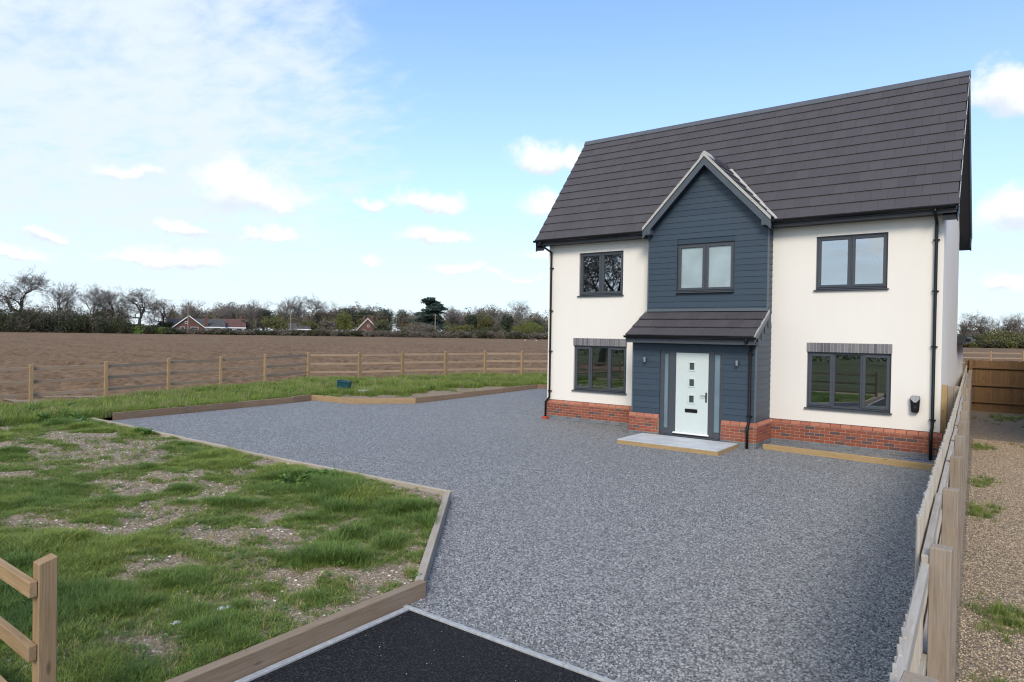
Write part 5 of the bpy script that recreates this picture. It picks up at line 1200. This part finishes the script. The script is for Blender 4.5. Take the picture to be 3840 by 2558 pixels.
def seg_mesh(name, segs, mat, thick=1.0, rmin=0.0):
    P0 = np.array([s[0] for s in segs]); P1 = np.array([s[1] for s in segs]); R0 = np.maximum([s[2]*thick for s in segs], rmin); R1 = np.maximum([s[3]*thick for s in segs], rmin*0.8)
    D = P1-P0; D /= np.linalg.norm(D, axis=1, keepdims=True)+1e-9; A = np.cross(D, np.array([0.31, 0.2, 0.93])); A /= np.linalg.norm(A, axis=1, keepdims=True)+1e-9; B = np.cross(D, A)
    V = []
    for P, RR in ((P0, R0), (P1, R1)):
        for k in range(3):
            c_, s_ = math.cos(k*2.0944), math.sin(k*2.0944); V.append(P+(A*c_+B*s_)*RR[:, None])
    V = np.stack(V, 1).reshape(-1, 3); n_ = len(segs); b_ = np.arange(n_)[:, None]*6
    F = np.concatenate([b_+np.array([[k, (k+1) % 3, 3+(k+1) % 3, 3+k]]) for k in range(3)], 0)
    return npmesh(name, V, F, mat)
KITS = []
for sd, spread, up_, fs, nl, gn in ((1, 1.15, 0.25, 0.30, 7, 0.30), (2, 1.0, 0.5, 0.30, 7, 0.24), (3, 0.7, 0.9, 0.25, 8, 0.16), (4, 1.2, 0.2, 0.25, 7, 0.34), (9, 0.85, 0.7, 0.3, 8, 0.2)):
    sg = grow(sd, 16.0, spread, 5, up_, fs, nl, gn); top = max(s[1][2] for s in sg); wdt = np.percentile([abs(s[1][0]) for s in sg], 97)*2
    KITS.append(([s for s in sg if s[4] <= 2], [s for s in sg if s[4] > 2], top, wdt, {}))
def bare_tree(label, x, topy, wpx, dist, kit=0, bark='bark_far', twig='twig', thick=1.25, name='bare_tree', group=None, loc=None, hgt=None, rz=None):
    p = far_pt(x, dist) if loc is None else np.array(loc)
    h = hgt or size_at(p, (1246+20*(x/1250))/S - topy)*(1.12 if x < 380 or x > 2000 else 1.04)
    tr_, cr_, top, wd_, cache = KITS[kit]
    key = (bark, twig, thick)
    if key not in cache: cache[key] = (seg_mesh('trunk', tr_, M[bark], thick), seg_mesh('crown', cr_, M[twig], thick, 0.020))
    e = empty(name, p, label, 'tree', group); s_ = h/top; sw = (size_at(p, wpx)/wd_ if wpx else s_)
    sw = min(max(sw, s_*0.6), s_*1.8)
    e.scale = (sw, sw, s_); e.rotation_euler = (0, 0, random.uniform(0, 6.28) if rz is None else rz)
    for nm, me in zip(('trunk', 'crown'), cache[key]):
        o = bpy.data.objects.new(nm, me); COL.objects.link(o); o.parent = e
    return e
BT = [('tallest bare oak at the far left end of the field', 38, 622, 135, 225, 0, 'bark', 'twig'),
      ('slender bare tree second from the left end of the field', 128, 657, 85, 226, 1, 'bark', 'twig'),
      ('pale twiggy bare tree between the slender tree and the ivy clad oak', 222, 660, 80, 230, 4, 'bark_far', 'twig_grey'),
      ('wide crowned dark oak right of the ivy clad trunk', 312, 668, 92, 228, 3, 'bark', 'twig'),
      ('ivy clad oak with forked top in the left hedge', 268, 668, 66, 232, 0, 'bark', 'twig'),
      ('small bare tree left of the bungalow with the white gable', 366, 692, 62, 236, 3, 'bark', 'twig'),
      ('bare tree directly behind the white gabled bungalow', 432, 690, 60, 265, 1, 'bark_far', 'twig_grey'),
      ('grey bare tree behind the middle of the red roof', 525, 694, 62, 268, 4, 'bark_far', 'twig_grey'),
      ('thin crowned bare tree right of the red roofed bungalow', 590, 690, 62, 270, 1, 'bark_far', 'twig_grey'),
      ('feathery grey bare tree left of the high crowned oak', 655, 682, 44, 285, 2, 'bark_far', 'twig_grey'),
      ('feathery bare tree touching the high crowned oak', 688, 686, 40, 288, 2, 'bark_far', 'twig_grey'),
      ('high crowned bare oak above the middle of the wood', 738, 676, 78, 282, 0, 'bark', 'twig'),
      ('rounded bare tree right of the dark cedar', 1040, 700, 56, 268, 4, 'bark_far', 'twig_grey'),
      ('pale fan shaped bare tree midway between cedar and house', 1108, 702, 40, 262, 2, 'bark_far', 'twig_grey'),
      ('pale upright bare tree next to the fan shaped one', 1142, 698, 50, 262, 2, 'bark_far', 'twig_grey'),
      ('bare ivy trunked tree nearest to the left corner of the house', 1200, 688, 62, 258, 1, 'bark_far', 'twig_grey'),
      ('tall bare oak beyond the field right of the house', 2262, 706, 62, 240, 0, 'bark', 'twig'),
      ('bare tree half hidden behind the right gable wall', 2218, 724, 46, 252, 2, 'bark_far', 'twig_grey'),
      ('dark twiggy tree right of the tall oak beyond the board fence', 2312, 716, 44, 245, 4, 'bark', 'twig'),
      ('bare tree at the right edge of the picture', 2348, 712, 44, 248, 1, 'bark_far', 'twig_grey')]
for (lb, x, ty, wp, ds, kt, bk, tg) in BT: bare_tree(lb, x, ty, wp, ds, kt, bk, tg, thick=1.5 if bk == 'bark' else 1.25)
# --- leafy masses
def leaf_cloud(n_, rx, ry, rz_, leaf, sd, lobes=9, zc=None, shell=0.55):
    r = np.random.default_rng(sd); L = []
    c = r.normal(size=(lobes, 3)); c /= np.linalg.norm(c, axis=1, keepdims=True); c *= (r.random((lobes, 1))**0.5)*0.62; c[:, 2] = c[:, 2]*0.9
    k = r.integers(0, lobes, n_); d_ = r.normal(size=(n_, 3)); d_ /= np.linalg.norm(d_, axis=1, keepdims=True); rad = (shell+(1-shell)*r.random((n_, 1)))*r.uniform(0.30, 0.55, (lobes, 1))[k]
    P = (c[k]+d_*rad)*np.array([rx, ry, rz_]); P[:, 2] += (zc if zc is not None else rz_*0.95); P[:, 2] = np.abs(P[:, 2])
    U = r.normal(size=(n_, 3)); U /= np.linalg.norm(U, axis=1, keepdims=True); W_ = np.cross(U, r.normal(size=(n_, 3))); W_ /= np.linalg.norm(W_, axis=1, keepdims=True); s_ = leaf*r.uniform(0.5, 1.2, (n_, 1))
    V = np.stack([P-U*s_, P+W_*s_*0.6, P+U*s_, P-W_*s_*0.6], 1).reshape(-1, 3); return V, np.arange(n_*4).reshape(-1, 4)
def leafy(label, x, topy, wpx, dist, mat, sd, n_=2600, name='evergreen_tree', cat='tree', trunk=True, leaf=0.26, loc=None, lift=0.0, hm=None, lobes=10):
    p = far_pt(x, dist) if loc is None else np.array(loc)
    h = hm or size_at(p, (1246+20*(x/1250))/S - topy); w_ = size_at(p, wpx) if wpx else h
    V, F = leaf_cloud(n_, w_*0.60, w_*0.60, (h*(1-lift))*0.52, leaf, sd, lobes, h*lift+(h*(1-lift))*0.47)
    V[:, 2] = np.minimum(V[:, 2], h)
    e = empty(name, p, label, cat)
    o = link('crown' if cat == 'tree' else 'foliage', npmesh('crown', V, F, M[mat]), None, e, p)
    if trunk:
        t = MB(); t.tube([(0, 0, -0.3), (0.1, 0, h*0.35), (0.0, 0.1, h*0.7)], [h*0.03, h*0.022, h*0.008], 7); link('trunk', t.mesh('trunk', (0, 0, 0)), M['bark'], e, p)
        rr2 = random.Random(sd)
        lb_ = MB()
        for k in range(5): a_ = rr2.uniform(0, 6.28); z_ = h*rr2.uniform(0.3, 0.6); lb_.tube([(0.05, 0, z_), (math.cos(a_)*w_*0.2, math.sin(a_)*w_*0.2, z_+h*0.12), (math.cos(a_)*w_*0.36, math.sin(a_)*w_*0.36, z_+h*0.2)], [h*0.012, h*0.008, h*0.003], 5)
        link('limbs', lb_.mesh('limbs', (0, 0, 0)), M['bark'], e, p)
    return e
# dark cedar: tiers of flat boughs
p = far_pt(992, 262); hc = size_at(p, 776-687); ce = empty('cedar_tree', p, 'tall dark blue green cedar standing above the wood', 'tree'); V = []; F = []; k0 = 0
for k in range(26):
    t = (k/25)**0.9; zc_ = hc*(0.06+0.90*t); wr = size_at(p, 84)*0.5*(1.0-0.42*t)*random.uniform(0.7, 1.1); a_ = random.uniform(0, 6.28)
    v_, f_ = leaf_cloud(420, wr*1.1, wr*1.1, hc*0.10, 0.45, 300+k, 6, 0); v_[:, 2] = v_[:, 2]-hc*0.03 + zc_; v_[:, 0] += math.cos(a_)*wr*0.4; v_[:, 1] += math.sin(a_)*wr*0.4
    V.append(v_); F.append(f_+k0); k0 += len(v_)
link('crown', npmesh('crown', np.concatenate(V), np.concatenate(F), M['leaf_cedar']), None, ce, p)
link('trunk', MB().tube([(0, 0, -0.3), (0, 0, hc*0.5), (0.2, 0, hc*0.93)], [0.6, 0.4, 0.08], 8).mesh('trunk', (0, 0, 0)), M['bark'], ce, p)
LT = [('rounded pine crown above the wood right of the high crowned oak', 800, 700, 56, 290, 'leaf_dark', 0.30), ('flat topped pine second in the row left of the cedar', 842, 702, 60, 286, 'leaf_dark', 0.25), ('tallest flat topped pine just left of centre in the wood', 880, 697, 52, 288, 'leaf_dark', 0.3),
      ('broad pine close to the left side of the cedar', 925, 704, 62, 286, 'leaf_dark', 0.25), ('small dark pine left of the pink gabled house', 778, 706, 46, 292, 'leaf_dark', 0.2), ('yellow green tree in front of the pines', 790, 712, 56, 262, 'leaf_bright', 0.1),
      ('dark conifer behind the red roofed bungalow', 510, 728, 26, 262, 'leaf_dark', 0.05), ('dark pine crown right of the grey bare trees', 605, 700, 44, 275, 'leaf_dark', 0.4), ('dark green tree right of the cedar pole', 1082, 712, 46, 256, 'leaf_dark', 0.1), ('bushy dark evergreen between cedar and house', 1115, 712, 44, 252, 'leaf_olive', 0.1),
      ('small dark evergreen behind the pale bush near the house', 1165, 716, 34, 254, 'leaf_dark', 0.1), ('dark evergreen touching the left corner of the house', 1235, 718, 50, 254, 'leaf_dark', 0.0)]
for k, (lb, x, ty, wp, ds, mt, lf_) in enumerate(LT): leafy(lb, x, ty, wp, ds, mt, 100+k, lift=lf_, n_=3400)
BU = [('pale green rounded bush close to the left corner of the house', 1216, 730, 84, 240, 'leaf_bright'), ('olive bush right of the far telegraph pole', 1062, 736, 90, 242, 'leaf_olive'), ('large round olive bush right of the first telegraph pole', 632, 722, 66, 240, 'leaf_olive'),
      ('brown scrubby bush between the two bungalows', 560, 728, 60, 246, 'leaf_brown'), ('purple brown bush left of the pink gabled house', 748, 730, 52, 244, 'leaf_brown'), ('yellow olive bush left of the purple brown one', 700, 728, 58, 248, 'leaf_olive'),
      ('dark green bush below the pink gabled house', 880, 738, 70, 240, 'leaf_hedge'), ('brown scrub below the cedar', 960, 736, 90, 240, 'leaf_brown'), ('low bush between the cedar and the pale bush', 1130, 738, 90, 240, 'leaf_hedge'), ('ivy covered bush under the wide dark oak', 262, 690, 62, 229, 'leaf_brown'),
      ('ivy bush on the trunk left of the ivy clad oak', 228, 708, 30, 229, 'leaf_hedge'), ('big olive bush beyond the brown board fence at the right', 2305, 740, 120, 226, 'leaf_olive'), ('dark bush behind the flat extension roof', 2228, 752, 70, 228, 'leaf_hedge'), ('yellow green bush under the bare trees left of the bungalow', 335, 742, 60, 246, 'leaf_bright'),
      ('dark hedge bush just left of the white gabled bungalow', 382, 734, 40, 238, 'leaf_hedge')]
for k, (lb, x, ty, wp, ds, mt) in enumerate(BU): leafy(lb, x, ty, wp, ds, mt, 200+k, name='bush', cat='bush', trunk=False, n_=3600, leaf=0.24)
# wood that reads as one mass behind the named trees
V = []; F = []; k0 = 0; rr3 = np.random.default_rng(77)
for k in range(330):
    x = rr3.uniform(395, 1262) if k < 210 else rr3.uniform(1262, 2900); ds = rr3.uniform(275, 330); p = far_pt(x, ds); ty = 698+7*math.sin(x*0.021)+rr3.uniform(-2, 16)+(28 if x > 1300 else 0); h = size_at(p, (773 if x < 1300 else 785)-ty); w_ = rr3.uniform(6, 11)
    v_, f_ = leaf_cloud(760, w_*0.6, w_*0.6, h*0.52, 0.30, 1000+k, 6, h*0.48); V.append(v_+p); F.append(f_+k0); k0 += len(v_)
me = npmesh('far_wood', np.concatenate(V), np.concatenate(F), M['leaf_brown']); tag(link('far_wood', me), 'brown leafless wood filling the skyline behind the bungalows', kind='stuff')
V = []; F = []; k0 = 0
for k in range(60):
    x = rr3.uniform(395, 1262); ds = rr3.uniform(262, 310); p = far_pt(x, ds); h = size_at(p, 773-rr3.uniform(714, 734)); w_ = rr3.uniform(5, 9)
    v_, f_ = leaf_cloud(600, w_*0.6, w_*0.6, h*0.52, 0.28, 3000+k, 6, h*0.48); V.append(v_+p); F.append(f_+k0); k0 += len(v_)
tag(link('far_undergrowth', npmesh('far_undergrowth', np.concatenate(V), np.concatenate(F), M['leaf_olive'])), 'olive green undergrowth at the foot of the far wood', kind='stuff')
# scrub and hedges along the field edge
def hedge(label, xs, tops, dist, depth, mats, sd, per=90, leaf=0.20):
    r = np.random.default_rng(sd); pts = [far_pt(x, dist) for x in xs]; e = empty('hedge', pts[0], label, 'hedge')
    groups = {mt: ([], [], [0]) for mt in mats}
    for a_, b_, ta, tb_ in zip(xs[:-1], xs[1:], tops[:-1], tops[1:]):
        n_ = max(1, int((b_-a_)/4))
        for k in range(n_):
            t = (k+r.random())/n_; x = a_+(b_-a_)*t; p = far_pt(x, dist+r.uniform(0, depth)); h = size_at(p, (1246+20*(x/1250))/S-(ta+(tb_-ta)*t))*r.uniform(0.95, 1.35); w_ = max(2.2, h*0.55)
            v_, f_ = leaf_cloud(per*6, w_, w_, h*0.62, leaf, int(r.integers(1e6)), 7, h*0.34); g_ = groups[mats[int(r.integers(len(mats)))]]; g_[0].append(v_+p-np.array(pts[0])); g_[1].append(f_+g_[2][0]); g_[2][0] += len(v_)
    for mt, (v_, f_, _) in groups.items():
        if v_: link('foliage', npmesh('foliage', np.concatenate(v_), np.concatenate(f_), M[mt]), None, e, pts[0])
hedge('tall dark scrub hedge at the left end of the field', [-40, 60, 160, 250, 300], [706, 703, 708, 716, 735], 219, 10, ['leaf_hedge', 'leaf_brown', 'leaf_hedge', 'leaf_dark'], 1, per=130)
hedge('low green bank hedge before the white gabled bungalow', [290, 340, 400], [748, 750, 752], 217, 4, ['leaf_hedge', 'grass_dark'], 2)
hedge('low brown hedge along the far side of the field', [395, 560, 760, 960, 1130, 1275], [755, 756, 757, 757, 756, 758], 221, 5, ['leaf_brown', 'leaf_hedge', 'leaf_brown'], 3)
hedge('hedge running on behind the house along the field', [1270, 1500, 1800, 2200], [758, 762, 766, 770], 221, 5, ['leaf_brown', 'leaf_hedge', 'leaf_brown'], 6)
hedge('hedge beyond the field at the right of the house', [2195, 2260, 2330, 2420, 2900], [772, 768, 768, 766, 764], 219, 6, ['leaf_hedge', 'leaf_olive'], 4)
# --- far houses
def box_at(p, u, v, a0, a1, b0, b1, z0, z1): # oriented box corner list
    return [p+u*a+v*b+np.array([0, 0, z]) for z in (z0, z1) for (a, b) in ((a0, b0), (a1, b0), (a1, b1), (a0, b1))]
BF = [(0, 3, 2, 1), (4, 5, 6, 7), (0, 1, 5, 4), (1, 2, 6, 5), (2, 3, 7, 6), (3, 0, 4, 7)]
def bungalow(label, x, dist, wall_w, depth, eave, ridge, wallmat, roofmat, gable_front, chim=(), windows=(), barge=True):
    p = far_pt(x, dist); f_ = p[:2]-CAM[:2]; f_ = f_/np.linalg.norm(f_); v = np.array([f_[0], f_[1], 0]); u = np.array([f_[1], -f_[0], 0]); e = empty('bungalow', p, label, 'house')
    O = np.zeros(3); h = wall_w/2; o3 = 0.5
    if gable_front:
        poly = [(-h, 0), (h, 0), (h, eave), (0, ridge), (-h, eave)]
        vs = [u*a+v*b+np.array([0, 0, z]) for b in (0, depth) for a, z in poly]; link('wall', MB().add(vs, [(0, 1, 2, 3, 4), (5, 6, 7, 8, 9)]+[(k, (k+1) % 5, 5+(k+1) % 5, 5+k) for k in range(5)]).mesh('wall', (0, 0, 0)), M[wallmat], e, p)
        sl_ = (ridge-eave)/h; rf = MB()
        for sg in (-1, 1):
            q = [(0, ridge+0.02), (sg*(h+o3), eave-o3*sl_+0.02), (sg*(h+o3), eave-o3*sl_+0.22), (0, ridge+0.22)]; vs = [u*a+v*b+np.array([0, 0, z]) for b in (-0.35, depth+0.35) for a, z in q]; rf.add(vs, [(0, 1, 2, 3), (4, 5, 6, 7)]+[(k, (k+1) % 4, 4+(k+1) % 4, 4+k) for k in range(4)])
        rf_ = link('roof', rf.mesh('roof', (0, 0, 0)), M[roofmat], e, p)
        if barge:
            for sg in (-1, 1):
                q = [(0, ridge-0.12), (sg*(h+o3), eave-o3*sl_-0.12), (sg*(h+o3), eave-o3*sl_+0.18), (0, ridge+0.22)]; vs = [u*a+v*b+np.array([0, 0, z]) for b in (-0.47, -0.36) for a, z in q]
                link('barge_board', MB().add(vs, [(0, 1, 2, 3), (4, 5, 6, 7)]+[(k, (k+1) % 4, 4+(k+1) % 4, 4+k) for k in range(4)]).mesh('barge_board', (0, 0, 0)), M['white'], e, p)
    else:
        link('wall', MB().add(box_at(O, u, v, -h, h, 0, depth, 0, eave), BF).mesh('wall', (0, 0, 0)), M[wallmat], e, p)
        q = [(-0.5, eave-0.1), (depth/2, ridge), (depth+0.5, eave-0.1)]; vs = [u*a+v*b+np.array([0, 0, z]) for a in (-h-0.4, h+0.4) for b, z in q]
        rf_ = link('roof', MB().add(vs, [(0, 1, 2), (3, 4, 5), (0, 1, 4, 3), (1, 2, 5, 4), (2, 0, 3, 5)]).mesh('roof', (0, 0, 0)), M[roofmat], e, p)
        link('fascia', MB().add(box_at(O, u, v, -h-0.4, h+0.4, -0.56, -0.50, eave-0.42, eave-0.06), BF).mesh('fascia', (0, 0, 0)), M['white'], e, p)
    for (a, b, zt) in chim: link('chimney', MB().add(box_at(O, u, v, a-0.45, a+0.45, b-0.4, b+0.4, eave, zt), BF).mesh('chimney', (0, 0, 0)), M['far_brick'], e, p)
    for (a, z, ww, hh) in windows:
        wn = link('window', MB().add(box_at(O, u, v, a-ww/2, a+ww/2, -0.06, 0.02, z, z+hh), BF).mesh('window', (0, 0, 0)), M['white'], e, p); link('pane', MB().add(box_at(O, u, v, a-ww/2+0.1, a+ww/2-0.1, -0.09, -0.05, z+0.1, z+hh-0.1), BF).mesh('pane', (0, 0, 0)), M['anth_dark'], wn, p)
    return e
bungalow('brick bungalow with white barge boards on its gable across the field', 434, 232, 8.6, 12, 2.2, 5.6, 'far_brick', 'far_roof', True, (), ((-1.8, 1.0, 1.4, 1.2), (1.6, 1.0, 2.2, 1.2), (-0.8, 3.2, 0.7, 0.7)))
bungalow('low grey roofed wing left of the white gabled bungalow', 410, 238, 6.0, 8, 2.4, 4.9, 'white', 'far_roof', False, (), ())
bungalow('grey roofed bungalow with brick chimney right of the white gable', 480, 236, 9.0, 9, 2.4, 4.9, 'white', 'far_roof', False, ((-0.8, -0.3, 5.6),), ((-2.5, 1.0, 1.6, 1.1), (2.2, 1.0, 1.6, 1.1)))
bungalow('long red roofed white bungalow across the field', 527, 240, 9.5, 9, 2.4, 5.2, 'white', 'far_redroof', False, ((3.6, 5.0, 6.4),), ((-3, 1.0, 1.6, 1.1), (0, 1.0, 1.6, 1.1), (3, 1.0, 1.6, 1.1)))
bungalow('small pink brick gabled house below the pines', 845, 258, 7.4, 9, 2.6, 6.6, 'far_brick', 'far_roof', True, ((-1.4, 5.0, 7.6), (1.2, 5.5, 7.9)), ((0.3, 3.3, 0.9, 0.9), (-1.5, 1.2, 1.2, 1.1)))
bungalow('low grey roofed shed right of the first telegraph pole', 688, 244, 7.0, 6, 2.2, 4.2, 'far_brick', 'far_roof', False, (), ())
# --- telegraph poles and wire
PO = [(432, 694, 224, 'telegraph pole standing in front of the white gabled bungalow'), (668, 707, 227, 'telegraph pole right of the red roofed bungalow'), (1000, 719, 230, 'telegraph pole in front of the dark cedar')]
tops_ = []
for (x, ty, ds, lb) in PO:
    p = far_pt(x, ds); h = size_at(p, (1246+20*(x/1250))/S-ty); e = empty('telegraph_pole', p, lb, 'pole', 'telegraph poles across the field')
    link('pole', MB().tube([(0, 0, -0.3), (0, 0, h)], [0.20, 0.15], 8).mesh('pole', (0, 0, 0)), M['pole'], e, p); link('crossarm', MB().box(-0.8, 0.8, -0.06, 0.06, h-0.6, h-0.45).mesh('crossarm', (0, 0, 0)), M['pole'], e, p, (0, 0, random.uniform(0, 3))); tops_.append(Vector(p)+Vector((0, 0, h-0.4)))
wm = MB()
for a, b in zip(tops_[:-1], tops_[1:]): wm.tube([a.lerp(b, t)-Vector((0, 0, 5.0*t*(1-t))) for t in np.linspace(0, 1, 12)], 0.022, 4)
tag(wm.build('overhead_wire', M['pole'], None, origin=tops_[0]), 'thin overhead wire strung between the telegraph poles', 'wire')
# gulls in the field
gm = MB(); gm.tube([(-0.22, 0, 0.16), (-0.12, 0, 0.20), (0.02, 0, 0.22), (0.14, 0, 0.25), (0.2, 0, 0.33), (0.27, 0, 0.34), (0.33, 0, 0.32)], [0.01, 0.06, 0.09, 0.075, 0.045, 0.04, 0.008], 8); gm.tube([(0, 0.03, 0), (0, 0.03, 0.16)], 0.01, 4); gm.tube([(0, -0.03, 0), (0, -0.03, 0.16)], 0.01, 4)
gme = gm.mesh('gull', (0, 0, 0), 0, True)
for x, ds, lb in ((1207, 175, 'white gull on the field, left one of the pair nearest the house'), (1233, 172, 'white gull on the field, right one of the pair nearest the house')):
    p = far_pt(x, ds); tag(link('gull', gme, M['white'], None, (p[0], p[1], float(FZ(np.array(ds)))), (0, 0, random.uniform(0, 6))), lb, 'bird')
# --- behind the camera: what the windows mirror
bare_tree('wide bare oak on the green mirrored in the upper left window', None, None, None, None, 0, 'bark', 'twig', 1.2, loc=(-15.5, -31, 0.0), hgt=15.5, rz=0.6)
bare_tree('second bare oak on the green mirrored in the upper left window', None, None, None, None, 3, 'bark', 'twig', 1.2, loc=(-22, -36, 0.0), hgt=15, rz=2.2)
vg = MB(); vg.quad((-60, -45, 0.0), (60, -45, 0.0), (60, -140, 0.0), (-60, -140, 0.0)); tag(vg.build('village_green', M['farground']), kind='structure')
r = np.random.default_rng(5); V = []; F = []; k0 = 0; he = empty('hedge', (0, -62, 0), 'long clipped hedge across the lane behind the viewpoint', 'hedge')
for k in range(60):
    v_, f_ = leaf_cloud(300, 2.2, 1.6, 1.5, 0.14, 7000+k, 6, 1.2); V.append(v_+np.array([-60+k*2.0, r.normal()*0.2, 0])); F.append(f_+k0); k0 += len(v_)
link('foliage', npmesh('foliage', np.concatenate(V), np.concatenate(F), M['leaf_hedge']), None, he, (0, -62, 0))

# house added out of view, put there to shade the end of the path
nh = empty('added_shading_house', (17.6, 6.0, 0.0), 'added unseen brick house that shades the brown fence and side path', 'house')
MB().box(13.9, 21.0, 0.5, 11.2, -0.1, 5.0).build('wall', M['brick'], nh)
MB().prism([(13.5, 4.9), (17.45, 8.2), (21.4, 4.9)], 0.1, 11.6, 'y').build('roof', M['tile'], nh)
